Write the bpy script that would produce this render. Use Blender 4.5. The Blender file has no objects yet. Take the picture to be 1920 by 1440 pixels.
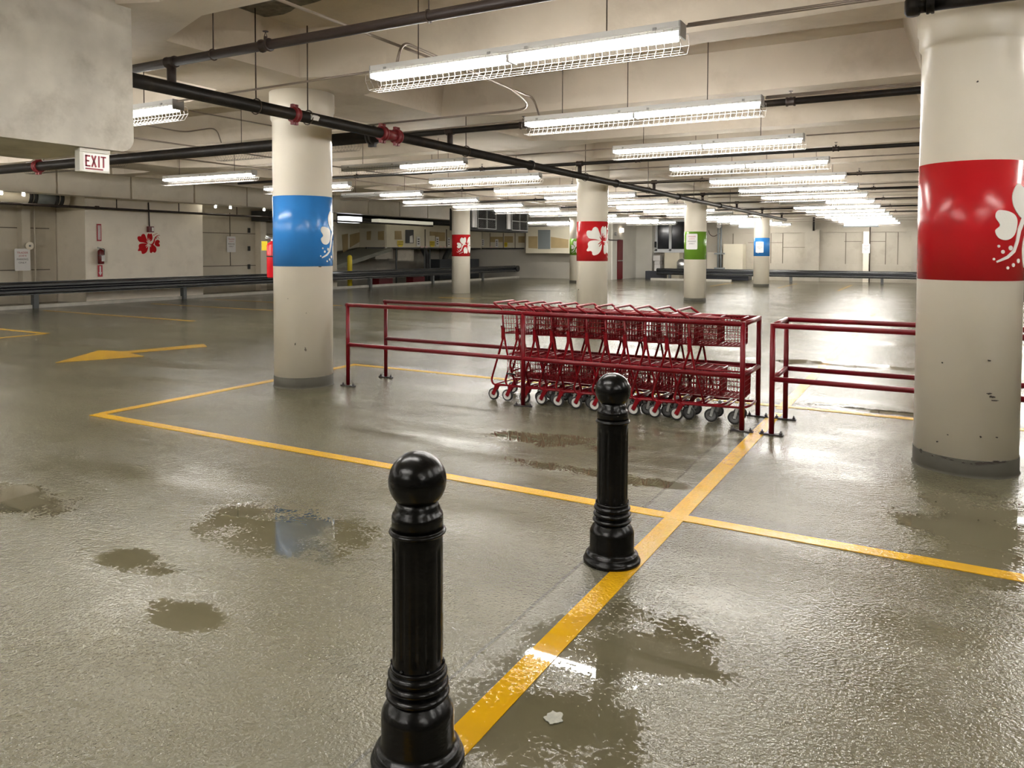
import bpy, math, random
from mathutils import Vector, Matrix
from mathutils.geometry import tessellate_polygon
random.seed(7)
PI = math.pi
sc = bpy.context.scene
COL = sc.collection
# ------------------------------------------------------------------ camera
F, PX, PY, CH = 1422.9, 960.0, 520.6, 1.55
_p, _y, _r = math.radians(2.061), math.radians(29.034), math.radians(.163)
FW = Vector((-math.sin(_y)*math.cos(_p), math.cos(_y)*math.cos(_p), -math.sin(_p)))
_rt = Vector((math.cos(_y), math.sin(_y), 0)); _up = _rt.cross(FW)
RT = _rt*math.cos(_r)+_up*math.sin(_r); UP = -_rt*math.sin(_r)+_up*math.cos(_r)
EYE = Vector((0, 0, CH))
cam = bpy.data.cameras.new('camera'); camo = bpy.data.objects.new('camera', cam); COL.objects.link(camo)
camo.matrix_world = Matrix(((RT.x, UP.x, -FW.x, 0), (RT.y, UP.y, -FW.y, 0), (RT.z, UP.z, -FW.z, CH), (0, 0, 0, 1)))
cam.sensor_width = 36; cam.sensor_fit = 'HORIZONTAL'; cam.lens = F/1920*36; cam.shift_y = (PY-720)/1920
cam.clip_start = .05; cam.clip_end = 200
sc.camera = camo
def ray(x, y): return RT*((x-PX)/F)+UP*((PY-y)/F)+FW
# measured points of the photograph on known planes of the garage
def AX(x, y, X): d = ray(x, y); return EYE+d*(X/d.x)
def AY(x, y, Y): d = ray(x, y); return EYE+d*(Y/d.y)
def AZ(x, y, Z=0): d = ray(x, y); return EYE+d*((Z-CH)/d.z)
# ------------------------------------------------------------------ materials
MATS = {}
def mat(name, color, rough=.6, metal=0, noise=0, nscale=3, bump=0, bscale=40, spec=.5, emit=None, estr=0, dirt=None, dscale=1.2, damt=.5):
    if name in MATS: return MATS[name]
    m = bpy.data.materials.new(name); m.use_nodes = True; nt = m.node_tree; N = nt.nodes; L = nt.links
    b = N['Principled BSDF']
    b.inputs['Base Color'].default_value = (*color, 1); b.inputs['Roughness'].default_value = rough
    b.inputs['Metallic'].default_value = metal; b.inputs['Specular IOR Level'].default_value = spec
    geo = N.new('ShaderNodeNewGeometry')
    if noise or dirt:
        t = N.new('ShaderNodeTexNoise'); t.inputs['Scale'].default_value = nscale; t.inputs['Detail'].default_value = 5
        L.new(geo.outputs['Position'], t.inputs['Vector'])
        hi = tuple(min(1, c*(1+noise)) for c in color); lo = tuple(c*(1-noise) for c in color)
        r = N.new('ShaderNodeValToRGB'); r.color_ramp.elements[0].position = .3; r.color_ramp.elements[1].position = .7
        r.color_ramp.elements[0].color = (*lo, 1); r.color_ramp.elements[1].color = (*hi, 1)
        L.new(t.outputs['Fac'], r.inputs['Fac']); out = r.outputs['Color']
        if dirt:
            t2 = N.new('ShaderNodeTexNoise'); t2.inputs['Scale'].default_value = dscale; t2.inputs['Detail'].default_value = 8; t2.inputs['Roughness'].default_value = .65
            L.new(geo.outputs['Position'], t2.inputs['Vector'])
            r2 = N.new('ShaderNodeValToRGB'); r2.color_ramp.elements[0].position = .52; r2.color_ramp.elements[1].position = .78
            r2.color_ramp.elements[0].color = (0, 0, 0, 1); r2.color_ramp.elements[1].color = (damt, damt, damt, 1)
            L.new(t2.outputs['Fac'], r2.inputs['Fac'])
            mx = N.new('ShaderNodeMix'); mx.data_type = 'RGBA'; mx.inputs['B'].default_value = (*dirt, 1)
            L.new(r2.outputs['Color'], mx.inputs['Factor']); L.new(out, mx.inputs['A']); out = mx.outputs['Result']
        L.new(out, b.inputs['Base Color'])
    if bump:
        t3 = N.new('ShaderNodeTexNoise'); t3.inputs['Scale'].default_value = bscale; t3.inputs['Detail'].default_value = 3
        L.new(geo.outputs['Position'], t3.inputs['Vector'])
        bp = N.new('ShaderNodeBump'); bp.inputs['Distance'].default_value = bump; L.new(t3.outputs['Fac'], bp.inputs['Height'])
        L.new(bp.outputs['Normal'], b.inputs['Normal'])
    if emit: b.inputs['Emission Color'].default_value = (*emit, 1); b.inputs['Emission Strength'].default_value = estr
    MATS[name] = m; return m

PUDDLES = [(-3.15, 3.02, .62, .36), (-1.02, 2.80, .42, .36), (-1.12, 2.22, .40, .30), (-.45, 1.75, .5, .25), (-2.75, 2.1, .22, .11), (-3.4, 2.35, .26, .12), (-4.9, 2.6, .5, .2),
           (-.45, 8.1, .75, .14), (-2.75, 5.55, .7, .22), (-1.1, 11.2, 1.2, .3), (-2.0, 4.85, .8, .12), (.35, 4.9, .5, .9)]
def wet(name, c1, c2, joints=False):
    """wet epoxy floor coating: orange-peel film with smooth standing water in places"""
    m = bpy.data.materials.new(name); m.use_nodes = True; nt = m.node_tree; N = nt.nodes; L = nt.links
    b = N['Principled BSDF']; geo = N.new('ShaderNodeNewGeometry'); P = geo.outputs['Position']
    sep = N.new('ShaderNodeSeparateXYZ'); L.new(P, sep.inputs[0])
    def noise(scale, detail=3, rough=.5, vec=None):
        t = N.new('ShaderNodeTexNoise'); t.inputs['Scale'].default_value = scale; t.inputs['Detail'].default_value = detail; t.inputs['Roughness'].default_value = rough
        L.new(vec or P, t.inputs['Vector']); return t.outputs['Fac']
    def math_(op, a, b_=None, c=None):
        n = N.new('ShaderNodeMath'); n.operation = op
        for i, v in enumerate((a, b_, c)):
            if v is None: continue
            if isinstance(v, (int, float)): n.inputs[i].default_value = v
            else: L.new(v, n.inputs[i])
        return n.outputs[0]
    def ss(v, a, b_):
        n = N.new('ShaderNodeMapRange'); n.interpolation_type = 'SMOOTHSTEP'; L.new(v, n.inputs['Value'])
        n.inputs['From Min'].default_value = a; n.inputs['From Max'].default_value = b_; return n.outputs['Result']
    wob = noise(3.2, 5, .6)
    fine = noise(52, 2, .6)
    mask = None
    for (cx, cy, rx, ry) in PUDDLES:
        dx = math_('MULTIPLY', math_('SUBTRACT', sep.outputs['X'], cx), 1/rx); dy = math_('MULTIPLY', math_('SUBTRACT', sep.outputs['Y'], cy), 1/ry)
        d = math_('ADD', math_('MULTIPLY', dx, dx), math_('MULTIPLY', dy, dy))
        v = math_('SUBTRACT', 1.0, d)
        mask = v if mask is None else math_('MAXIMUM', mask, v)
    mask = math_('ADD', mask, math_('MULTIPLY', math_('SUBTRACT', wob, .5), 4.2))
    mask = math_('ADD', mask, math_('MULTIPLY', math_('SUBTRACT', fine, .5), 2.6))
    pud = ss(mask, .0, .45)
    # broad areas where the film lies smoother than elsewhere (stretched along the aisle)
    mp = N.new('ShaderNodeMapping'); mp.inputs['Scale'].default_value = (.35, 1.1, 1); L.new(P, mp.inputs['Vector'])
    broad = ss(noise(1.0, 4, .55, mp.outputs['Vector']), .44, .70)
    peel = noise(75, 2, .5); peel2 = noise(26, 2, .5)
    h = math_('ADD', math_('MULTIPLY', peel, 1.0), math_('MULTIPLY', peel2, .6))
    amp = math_('MULTIPLY', math_('SUBTRACT', 1.0, pud), math_('SUBTRACT', 1.0, math_('MULTIPLY', broad, .7)))
    bp = N.new('ShaderNodeBump'); bp.inputs['Distance'].default_value = .006; L.new(h, bp.inputs['Height']); L.new(amp, bp.inputs['Strength'])
    L.new(bp.outputs['Normal'], b.inputs['Normal'])
    rr = N.new('ShaderNodeMapRange'); L.new(pud, rr.inputs['Value']); rr.inputs['To Min'].default_value = .13; rr.inputs['To Max'].default_value = .02
    L.new(rr.outputs['Result'], b.inputs['Roughness'])
    b.inputs['IOR'].default_value = 1.45
    cr = N.new('ShaderNodeValToRGB'); cr.color_ramp.elements[0].position = .3; cr.color_ramp.elements[1].position = .7
    cr.color_ramp.elements[0].color = (*c1, 1); cr.color_ramp.elements[1].color = (*c2, 1)
    L.new(noise(1.3, 6, .6, mp.outputs['Vector']), cr.inputs['Fac']); out = cr.outputs['Color']
    # soaked coating is a little darker where water stands
    mx = N.new('ShaderNodeMix'); mx.data_type = 'RGBA'; mx.blend_type = 'MULTIPLY'; mx.inputs['B'].default_value = (.84, .82, .78, 1)
    L.new(pud, mx.inputs['Factor']); L.new(out, mx.inputs['A']); out = mx.outputs['Result']
    # rubbed-in dirt and tyre marks running along the aisles
    mp2 = N.new('ShaderNodeMapping'); mp2.inputs['Scale'].default_value = (.45, 3.5, 1); mp2.inputs['Rotation'].default_value = (0, 0, .25); L.new(P, mp2.inputs['Vector'])
    st = ss(noise(1.0, 7, .75, mp2.outputs['Vector']), .56, .74)
    mx3 = N.new('ShaderNodeMix'); mx3.data_type = 'RGBA'; mx3.inputs['B'].default_value = (.10, .085, .055, 1)
    L.new(math_('MULTIPLY', st, .5), mx3.inputs['Factor']); L.new(out, mx3.inputs['A']); out = mx3.outputs['Result']
    if joints:
        w = math_('MULTIPLY', math_('SUBTRACT', noise(1.6, 3, .5), .5), .05)
        dx = math_('ABSOLUTE', math_('SUBTRACT', math_('ADD', sep.outputs['X'], w), -1.50))
        j = math_('SUBTRACT', 1.0, ss(dx, .004, .012))
        strip = math_('MULTIPLY', math_('LESS_THAN', math_('ABSOLUTE', math_('ADD', sep.outputs['X'], 1.41)), .075), .35)
        mx4 = N.new('ShaderNodeMix'); mx4.data_type = 'RGBA'; mx4.inputs['B'].default_value = (.17, .165, .14, 1)
        L.new(strip, mx4.inputs['Factor']); L.new(out, mx4.inputs['A']); out = mx4.outputs['Result']
        mx2 = N.new('ShaderNodeMix'); mx2.data_type = 'RGBA'; mx2.inputs['B'].default_value = (.07, .065, .055, 1)
        L.new(math_('MULTIPLY', j, .6), mx2.inputs['Factor']); L.new(out, mx2.inputs['A']); out = mx2.outputs['Result']
    L.new(out, b.inputs['Base Color'])
    MATS[name] = m; return m
wet('wet_floor', (.088, .080, .047), (.132, .121, .078), True)
wet('wet_yellow', (.50, .27, .004), (.60, .34, .012))
CREAM = mat('cream_paint', (.83, .76, .64), .38, noise=.05, nscale=1.5, bump=.0015, bscale=25, dirt=(.42, .36, .26), dscale=2.2, damt=.25)
COLP = mat('column_paint', (.82, .765, .665), .28, spec=.35, noise=.035, nscale=1.8, bump=.002, bscale=6)
CEIL = mat('ceiling_concrete', (.60, .53, .44), .75, noise=.10, nscale=.9, bump=.004, bscale=18, dirt=(.30, .24, .17), dscale=1.6, damt=.4)
WALL = mat('wall_paint', (.58, .53, .435), .6, noise=.08, nscale=.7, bump=.003, bscale=9, dirt=(.25, .21, .15), dscale=.9, damt=.45)
WALLD = mat('wall_paint_grey', (.56, .52, .44), .65, noise=.10, nscale=.8, dirt=(.15, .13, .10), dscale=1.0, damt=.5)
BLOCK = mat('bare_concrete', (.56, .53, .47), .7, noise=.20, nscale=2.6, bump=.006, bscale=7, dirt=(.30, .27, .22), dscale=3.2, damt=.7)
CURB = mat('curb_concrete', (.42, .40, .35), .6, noise=.12, nscale=4)
DARK = mat('matte_black', (.03, .03, .03), .8)  # flat near-black finish of the hung box, tray and louvered housing
BASE = mat('grey_base_coat', (.062, .058, .044), .6, spec=.2, noise=.1, nscale=6)
BLUE = mat('blue_vinyl', (.03, .185, .50), .22, spec=.3, noise=.04, nscale=3)
RED = mat('red_vinyl', (.42, .011, .015), .25, spec=.3, noise=.05, nscale=3)
GREEN = mat('green_vinyl', (.11, .23, .02), .25, spec=.3, noise=.05, nscale=3)
WHITEV = mat('white_vinyl', (.74, .73, .68), .3)
CARTR = mat('red_powder_coat', (.16, .0012, .005), .28, noise=.08, nscale=8, spec=.3)
RAILR = mat('red_rail_paint', (.125, .001, .005), .32, spec=.28, noise=.14, nscale=6, dirt=(.12, .01, .01), dscale=7, damt=.5)
GRIP = mat('red_grip', (.50, .02, .03), .35)
RUBBER = mat('black_rubber', (.02, .02, .02), .55)
HUB = mat('grey_hub', (.46, .45, .42), .45)
HUBD = mat('shaded_hub', (.10, .10, .10), .5)  # front hubs coloured dark to paint in the shade under the carts
STEEL = mat('galvanised_steel', (.55, .56, .57), .32, metal=.9, noise=.1, nscale=20)
CONDUIT = mat('conduit_metal', (.34, .29, .25), .4, metal=.6, noise=.1, nscale=9)
ROD = mat('hanger_rod', (.07, .05, .04), .6, metal=.3)
PIPE = mat('black_pipe', (.013, .011, .010), .42, spec=.35, noise=.3, nscale=7, dirt=(.055, .038, .026), dscale=6, damt=.6)
PIPEB = mat('brown_pipe', (.030, .019, .016), .5, noise=.2, nscale=7)
COUP = mat('red_coupling', (.20, .012, .018), .45, noise=.2, nscale=20)
BOLL = mat('black_gloss_paint', (.002, .002, .002), .24, spec=.28, bump=.0006, bscale=120)
WHITE = mat('white_enamel', (.72, .73, .73), .35)
WIRE = mat('white_wire', (.30, .28, .26), .6, spec=.2)
TUBE = mat('fluorescent_tube', (.9, .9, .9), .4, emit=(1, .965, .91), estr=27)
TUBEOFF = mat('dead_tube', (.55, .55, .52), .35)
LBOX = mat('lit_diffuser', (.9, .9, .9), .4, emit=(.95, .98, 1), estr=1.2)
GUARD = mat('black_guardrail_paint', (.016, .018, .022), .25, spec=.9, noise=.25, nscale=2)
GPOST = mat('guardrail_post', (.07, .075, .075), .5)
DRYW = mat('painted_drywall', (.66, .61, .48), .6, noise=.05, nscale=1.4)
TAN = mat('bare_drywall', (.40, .30, .15), .7, noise=.1, nscale=2)
GPAN = mat('grey_panel', (.20, .22, .225), .5)
NAVY = mat('dark_glass', (.006, .008, .014), .12)
FRAMEW = mat('window_frame_paint', (.62, .64, .66), .4)
MAROON = mat('maroon_door', (.16, .006, .012), .4)
YELL = mat('yellow_paint', (.80, .62, .03), .45)
TAG = mat('yellow_tag', (.85, .72, .02), .5)
EXTR = mat('extinguisher_red', (.62, .01, .02), .22)
SIGNW = mat('sign_white', (.74, .73, .72), .4)
SIGNR = mat('sign_red', (.42, .015, .03), .45)
SIGNK = mat('sign_black', (.03, .03, .03), .5)
EXITR = mat('exit_red', (.28, .0, .02), .4)
EXITP = mat('exit_panel', (.62, .61, .58), .4, emit=(1, .9, .88), estr=.15)
PINK = mat('pink_white', (.75, .55, .5), .5)
STAIN = mat('chipped_paint', (.045, .035, .028), .8)
SMUDGE = mat('grey_smudge', (.50, .455, .38), .9, spec=.05, noise=.1, nscale=30)
# ------------------------------------------------------------------ mesh builder
WL = {}   # world location of every object built
def fillet(pts, r, n=5):
    pts = [Vector(p) for p in pts]; out = [pts[0]]
    for i in range(1, len(pts)-1):
        a, b, c = pts[i-1], pts[i], pts[i+1]; u = (a-b); v = (c-b)
        rr = min(r, u.length*.48, v.length*.48); u.normalize(); v.normalize(); p0 = b+u*rr; p1 = b+v*rr
        for k in range(n+1):
            t = k/n; out.append(p0*(1-t)**2+b*2*t*(1-t)+p1*t*t)
    out.append(pts[-1]); return out
class MB:
    def __init__(s): s.v = []; s.f = []; s.sm = []
    def add(s, vs, fs, smooth=False):
        o = len(s.v); s.v += [Vector(v) for v in vs]; s.f += [tuple(i+o for i in f) for f in fs]; s.sm += [smooth]*len(fs); return s
    def box(s, x0, x1, y0, y1, z0, z1):
        x0, x1 = sorted((x0, x1)); y0, y1 = sorted((y0, y1)); z0, z1 = sorted((z0, z1))
        vs = [(x0, y0, z0), (x1, y0, z0), (x1, y1, z0), (x0, y1, z0), (x0, y0, z1), (x1, y0, z1), (x1, y1, z1), (x0, y1, z1)]
        return s.add(vs, [(0, 3, 2, 1), (4, 5, 6, 7), (0, 1, 5, 4), (1, 2, 6, 5), (2, 3, 7, 6), (3, 0, 4, 7)])
    def obox(s, c, u, v, w, a, b, d):
        """box centred at c with unit axes u,v,w and half sizes a,b,d"""
        c, u, v, w = Vector(c), Vector(u), Vector(v), Vector(w); vs = []
        for k in (-1, 1):
            for (i, j) in ((-1, -1), (1, -1), (1, 1), (-1, 1)): vs.append(c+u*a*i+v*b*j+w*d*k)
        return s.add(vs, [(0, 3, 2, 1), (4, 5, 6, 7), (0, 1, 5, 4), (1, 2, 6, 5), (2, 3, 7, 6), (3, 0, 4, 7)])
    def tube(s, pts, r, n=8, closed=False, cap=True):
        pts = [Vector(p) for p in pts]; m = len(pts); rs = r if isinstance(r, (list, tuple)) else [r]*m
        tang = []
        for i in range(m):
            a = pts[(i-1) % m] if (closed or i) else pts[0]; b = pts[(i+1) % m] if (closed or i < m-1) else pts[-1]
            t = (b-a); tang.append(t.normalized() if t.length > 1e-9 else Vector((0, 0, 1)))
        ref = Vector((0, 0, 1)) if abs(tang[0].z) < .9 else Vector((1, 0, 0))
        nrm = (ref-tang[0]*ref.dot(tang[0])).normalized(); vs = []
        for i in range(m):
            nrm = (nrm-tang[i]*nrm.dot(tang[i])); nrm = nrm.normalized() if nrm.length > 1e-6 else tang[i].orthogonal().normalized()
            bi = tang[i].cross(nrm)
            for k in range(n): a = 2*PI*k/n; vs.append(pts[i]+(nrm*math.cos(a)+bi*math.sin(a))*rs[i])
        fs = []
        for i in range(m if closed else m-1):
            j = (i+1) % m
            for k in range(n): fs.append((i*n+k, i*n+(k+1) % n, j*n+(k+1) % n, j*n+k))
        o = len(s.v); s.add(vs, fs, True)
        if cap and not closed:
            s.f.append(tuple(o+k for k in reversed(range(n)))); s.f.append(tuple(o+(m-1)*n+k for k in range(n))); s.sm += [False, False]
        return s
    def lathe(s, prof, c=(0, 0, 0), n=32, axis='Z', flute=None, smooth=True, caps=True):
        c = Vector(c); vs = []
        for (r, z) in prof:
            for k in range(n):
                a = 2*PI*k/n; rr = r*(flute(a, z) if flute else 1)
                p = (rr*math.cos(a), rr*math.sin(a), z)
                if axis == 'Y': p = (p[0], p[2], p[1])
                if axis == 'X': p = (p[2], p[0], p[1])
                vs.append(c+Vector(p))
        fs = []
        for i in range(len(prof)-1):
            for k in range(n):
                q = (i*n+k, i*n+(k+1) % n, (i+1)*n+(k+1) % n, (i+1)*n+k)
                fs.append(q if axis != 'Y' else tuple(reversed(q)))
        s.add(vs, fs, smooth)
        if caps:
            o = len(s.v)-len(vs)
            if prof[0][0] > 1e-5: s.f.append(tuple(o+k for k in range(n))[::-1 if axis != 'Y' else 1]); s.sm.append(False)
            if prof[-1][0] > 1e-5: s.f.append(tuple(o+(len(prof)-1)*n+k for k in range(n))[::1 if axis != 'Y' else -1]); s.sm.append(False)
        return s
    def prism(s, poly, z0, z1, fn=lambda a, b, c: (a, b, c)):
        """2-D polygon extruded; fn maps (u,v,w) to world"""
        n = len(poly); vs = [fn(u, v, z0) for u, v in poly]+[fn(u, v, z1) for u, v in poly]
        tri = tessellate_polygon([[Vector((u, v, 0)) for u, v in poly]])
        fs = [tuple(t) for t in tri]+[tuple(i+n for i in reversed(t)) for t in tri]
        fs += [(i, (i+1) % n, (i+1) % n+n, i+n) for i in range(n)]
        return s.add(vs, fs)
    def build(s, name, m, parent=None, loc=None, recalc=True):
        vs = s.v
        if loc is None:
            if parent is not None: loc = WL[parent]
            else:
                xs = [v.x for v in vs]; ys = [v.y for v in vs]; loc = Vector(((min(xs)+max(xs))/2, (min(ys)+max(ys))/2, min(v.z for v in vs)))
        loc = Vector(loc); me = bpy.data.meshes.new(name)
        me.from_pydata([tuple(v-loc) for v in vs], [], s.f)
        me.polygons.foreach_set('use_smooth', s.sm)
        me.materials.append(m); me.update()
        if recalc:
            import bmesh
            b = bmesh.new(); b.from_mesh(me); bmesh.ops.recalc_face_normals(b, faces=b.faces); b.to_mesh(me); b.free()
        o = bpy.data.objects.new(name, me); COL.objects.link(o)
        if parent is not None: o.parent = parent; o.location = loc-WL[parent]
        else: o.location = loc
        WL[o] = loc; return o
def tag(o, label, cat, group=None):
    o['label'] = label; o['category'] = cat
    if group: o['group'] = group
    return o
def thing(name, loc, label, cat, group=None):
    o = bpy.data.objects.new(name, None); COL.objects.link(o); o.location = loc; o.empty_display_size = .1
    WL[o] = Vector(loc); return tag(o, label, cat, group)
def struct(o): o['kind'] = 'structure'; return o
def kids(o): return [c for c in bpy.data.objects if c.parent == o]
def dup(root, loc, label, group=None):
    def cp(o, par):
        c = o.copy(); COL.objects.link(c); c.parent = par; WL[c] = WL[o]+(Vector(loc)-WL[root])
        for ch in CH_MAP.get(o, ()): cp(ch, c)
        return c
    r = cp(root, None); r.location = loc; r['label'] = label
    if group: r['group'] = group
    return r
CH_MAP = {}
def remap(root):
    CH_MAP[root] = kids(root)
    for k in CH_MAP[root]: CH_MAP[k] = kids(k)
_txt = {}
def text_mesh(mb, s, org, u, v, h, w=None, align=.5, n=None, depth=.002):
    """flat lettering: baseline starts at org, u right, v up, cap height h, squeezed to width w"""
    if s not in _txt:
        c = bpy.data.curves.new('t', 'FONT'); c.body = s; c.size = 1; o = bpy.data.objects.new('t', c); COL.objects.link(o)
        dg = bpy.context.evaluated_depsgraph_get(); dg.update(); me = o.evaluated_get(dg).to_mesh()
        _txt[s] = ([tuple(a.co) for a in me.vertices], [tuple(p.vertices) for p in me.polygons]); bpy.data.objects.remove(o); bpy.data.curves.remove(c)
    vs, fs = _txt[s]; x0 = min(a[0] for a in vs); x1 = max(a[0] for a in vs); y0 = min(a[1] for a in vs); y1 = max(a[1] for a in vs)
    k = h/(y1-y0); kx = k if w is None else w/(x1-x0); W = (x1-x0)*kx; org, u, v = Vector(org), Vector(u), Vector(v)
    mb.add([org+u*((a[0]-x0)*kx-W*align)+v*((a[1]-y0)*k) for a in vs], fs)
Z = Vector((0, 0, 1)); XN = Vector((1, 0, 0)); YN = Vector((0, 1, 0))
# ------------------------------------------------------------------ setting
FX0, FX1, FY0, FY1 = -28.0, 12.0, -10.0, 42.0
struct(MB().box(FX0, FX1, FY0, FY1+.5, -.3, 0).build('floor', MATS['wet_floor']))
ZS, ZP = 3.32, 3.76
GIRD = [-17.2, -15.0, -6.35, .22, 6.8, 13.4]
def ceiling():
    m = MB(); pitch = 2.56
    ys = [6.50+pitch*k for k in range(-7, 15)]
    for gi in range(len(GIRD)-1):
        xa, xb = GIRD[gi], GIRD[gi+1]; ga = .36 if xa > 0 else (.2 if xa < -16 else .62); gb = .36 if xb > 0 else .62
        for y in ys:
            # cell from far edge of one joist to the far edge of the next
            y0, y1 = y, y+pitch
            if y1 > 43.5: continue
            X0, X1 = xa, xb; px0, px1 = xa+ga, xb-gb; pa, pb = y0, y1-.36; t = .85 if xa > -16 else .3; nar = .32 if xa > -16 else .1; nb = .04 if xb > 0 else nar; na = .04 if (xa > 0 or xa < -16) else nar; nb = .04 if xb > 0 else nar; na = .04 if xa > 0 else nar
            hole = [(px0, pa+na), (px0+t, pa), (px1-t, pa), (px1, pa+nb), (px1, pb-nb), (px1-t, pb), (px0+t, pb), (px0, pb-na)]
            s = .16
            top = [(px0+s, pa+na+s), (px0+t+s, pa+s), (px1-t-s, pa+s), (px1-s, pa+nb+s), (px1-s, pb-nb-s), (px1-t-s, pb-s), (px0+t+s, pb-s), (px0+s, pb-na-s)]
            out = [(X0, pa), (px0+t, y0), (px1-t, y0), (X1, pa), (X1, y1), (px1-t, y1), (px0+t, y1), (X0, y1)]
            vs = [(a, b, ZS) for a, b in hole]+[(a, b, ZP) for a, b in top]
            fs = [(i, (i+1) % 8, (i+1) % 8+8, i+8) for i in range(8)]+[tuple(range(8, 16))]
            m.add(vs, fs)
            # soffit faces round the pan
            q = [(X0, y0), (X1, y0), (X1, y1), (X0, y1)]
            base = [(a, b, ZS) for a, b in q]+[(a, b, ZS) for a, b in hole]
            m.add(base, [(0, 1, 6, 5), (0, 5, 4), (1, 7, 6), (1, 2, 8, 7), (2, 9, 8), (2, 3, 10, 9), (3, 11, 10), (3, 0, 4, 11)])
    m.box(-28, 14, FY0-2, 44, 3.95, 4.1)
    m.box(-28.2, -20.25, FY0-2, 44, 3.30, 3.9); m.box(-20.25, -17.2, FY0-2, 44, 3.74, 3.9); m.box(-17.21, -17.15, FY0-2, 44, 3.325, 3.9)
    return m.build('ceiling', CEIL, recalc=False)
struct(ceiling())
# outer walls
struct(MB().box(12, 12.2, FY0, 42.5, 0, 3.95).build('wall_right', WALL))
struct(MB().box(FX0, 12.2, FY0-.2, FY0, 0, 3.95).build('wall_rear', WALL))
# left wall: recessed panels, cream block standing forward, end return
wl = MB(); wl.box(-23, -22.7, FY0, 13.1, -.02, 3.3); wl.box(-23.0, -22.7, 17.15, 23.25, -.02, 3.3); wl.box(-22.9, -21.0, 22.95, 23.3, 0, 3.3)
struct(wl.build('wall_left', WALL))
struct(MB().box(-23, -21.3, 13.12, 17.13, -.02, 3.3).build('wall_left_block', CREAM))
# panel grooves and ledges on the recessed walls
g = MB()
for (y0, y1) in ((8.0, 12.9), (17.8, 21.6)):
    for z in (.95, 2.15): g.box(-22.705, -22.685, y0, y1, z-.012, z+.012)
for y in (11.25, 19.45, 21.6): g.box(-22.705, -22.685, y-.012, y+.012, .95, 2.9)
struct(g.build('trim_1', mat('groove_shadow', (.13, .11, .085), .8)))
struct(MB().box(-22.72, -22.5, 9.2, 10.75, 2.0, 2.98).build('trim_2', CREAM))
wl2 = MB(); wl2.box(-28, -27.7, 23, 42, 0, 3.3); wl2.box(-26.2, -26.0, 23.3, 37.8, 0, 1.7); struct(wl2.build('wall_left_deep', WALLD))
# far-left wall, corner with the red door, back wall
struct(MB().box(-27.68, -15.01, 37.9, 38.2, .001, 3.6).build('wall_back_left', mat('wall_putty', (.40, .375, .32), .6, noise=.08, nscale=.7)))
wc = MB(); wc.box(-15.0, -14.92, 37.88, 38.55, 0, 3.6); wc.box(-15.0, -14.92, 38.55, 39.4, 2.15, 3.6); wc.box(-15.0, -14.92, 39.4, 41.6, 0, 3.6); wc.box(-15.0, -13.95, 41.5, 41.8, 0, 3.6)
wc.box(-14.1, -13.94, 41.75, 42.25, 0, 3.6)
struct(wc.build('wall_corner', mat('wall_white', (.60, .585, .53), .6, noise=.06, nscale=1)))
wb = MB(); wb.box(-14.1, 12.2, 42.2, 42.6, 0, 3.95)
wb.box(-14.0, 11.99, 42.1, 42.35, -.01, .88)                       # projecting plinth course
wb.box(-14.0, 11.99, 42.12, 42.35, 2.52, 3.4)                    # upper beam
for (a, b) in ((-5.85, -5.15), (-.95, -.25), (4.2, 4.9)): wb.box(a, b, 41.85, 42.35, 0, 2.65)
for (a, b) in ((-5.62, -5.36), (-.75, -.45)): wb.box(a, b, 41.95, 42.35, 2.65, 3.4)
struct(wb.build('wall_back', mat('wall_paint_back', (.43, .395, .33), .7, spec=.2, noise=.08, nscale=.7, bump=.003, bscale=9, dirt=(.22, .19, .14), dscale=.9, damt=.5)))
g = MB()
for x in (-7.6, -7.0, -3.93, -2.1, -1.55, -9.6): g.box(x-.015, x+.015, 42.18, 42.21, .9, 2.5)
for (x0, x1, z) in ((-7.0, -5.9, 1.75), (-4.0, -3.2, 2.05), (-2.9, -2.1, 2.05), (-8.8, -7.0, 2.0)): g.box(x0, x1, 42.18, 42.21, z-.012, z+.012)
struct(g.build('trim_3', MATS['groove_shadow']))
# edge beam over the left bay, cast in lengths with open joints
eb = MB(); cuts = [3.0]+[AX(x, 340, -20.2).y for x in (107, 246, 364, 463)]
step = cuts[-1]-cuts[-2]; y = cuts[-1]
cuts = [cuts[1]-3*step, cuts[1]-2*step, cuts[1]-step]+cuts[1:]
while y+step < 31.3: y += step; cuts.append(y)
cuts.append(31.4)
for a, b in zip(cuts, cuts[1:]): eb.box(-20.75, -20.2, a+.03, b-.03, 3.0, 4.0)
eb.box(-20.7, -20.28, cuts[0], 31.4, 3.04, 4.0)
struct(eb.build('trim_4', CREAM))
struct(MB().box(-20.68, -20.52, 6, 37.8, 0, .09).build('trim_5', CURB))
cb = MB(); cb.box(-13.1, -8.9, 38.75, 38.95, 0, .10); struct(cb.build('trim_6', CURB))
# big bare-concrete downstand, top left
def downstand():
    m = MB(); pts = [(-1.5, 3.35), (-1.5, 2.255)]; r = .10; ye = 3.585
    pts += [(ye-.10+.10*math.sin(a), 2.265+.10-.10*math.cos(a)) for a in [PI/2*i/8 for i in range(9)]]
    pts += [(ye-.006, 3.35)]
    m.prism(pts, -6.3, -5.2, lambda u, v, w: (w, u, v)); return m
struct(downstand().build('trim_7', BLOCK))
# damaged patch of ceiling
m = MB(); c0 = AZ(505, 8, ZP-.02)
m.prism([(c0.x+.55*math.cos(a)*(1+.25*math.sin(3*a+1)+.12*math.sin(7*a)), c0.y+.26*math.sin(a)*(1+.2*math.sin(4*a))) for a in [2*PI*i/28 for i in range(28)]], ZP-.012, ZP+.05)
struct(m.build('trim_8', mat('spalled_concrete', (.16, .145, .12), .9, noise=.3, nscale=14, bump=.02, bscale=20)))
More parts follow.
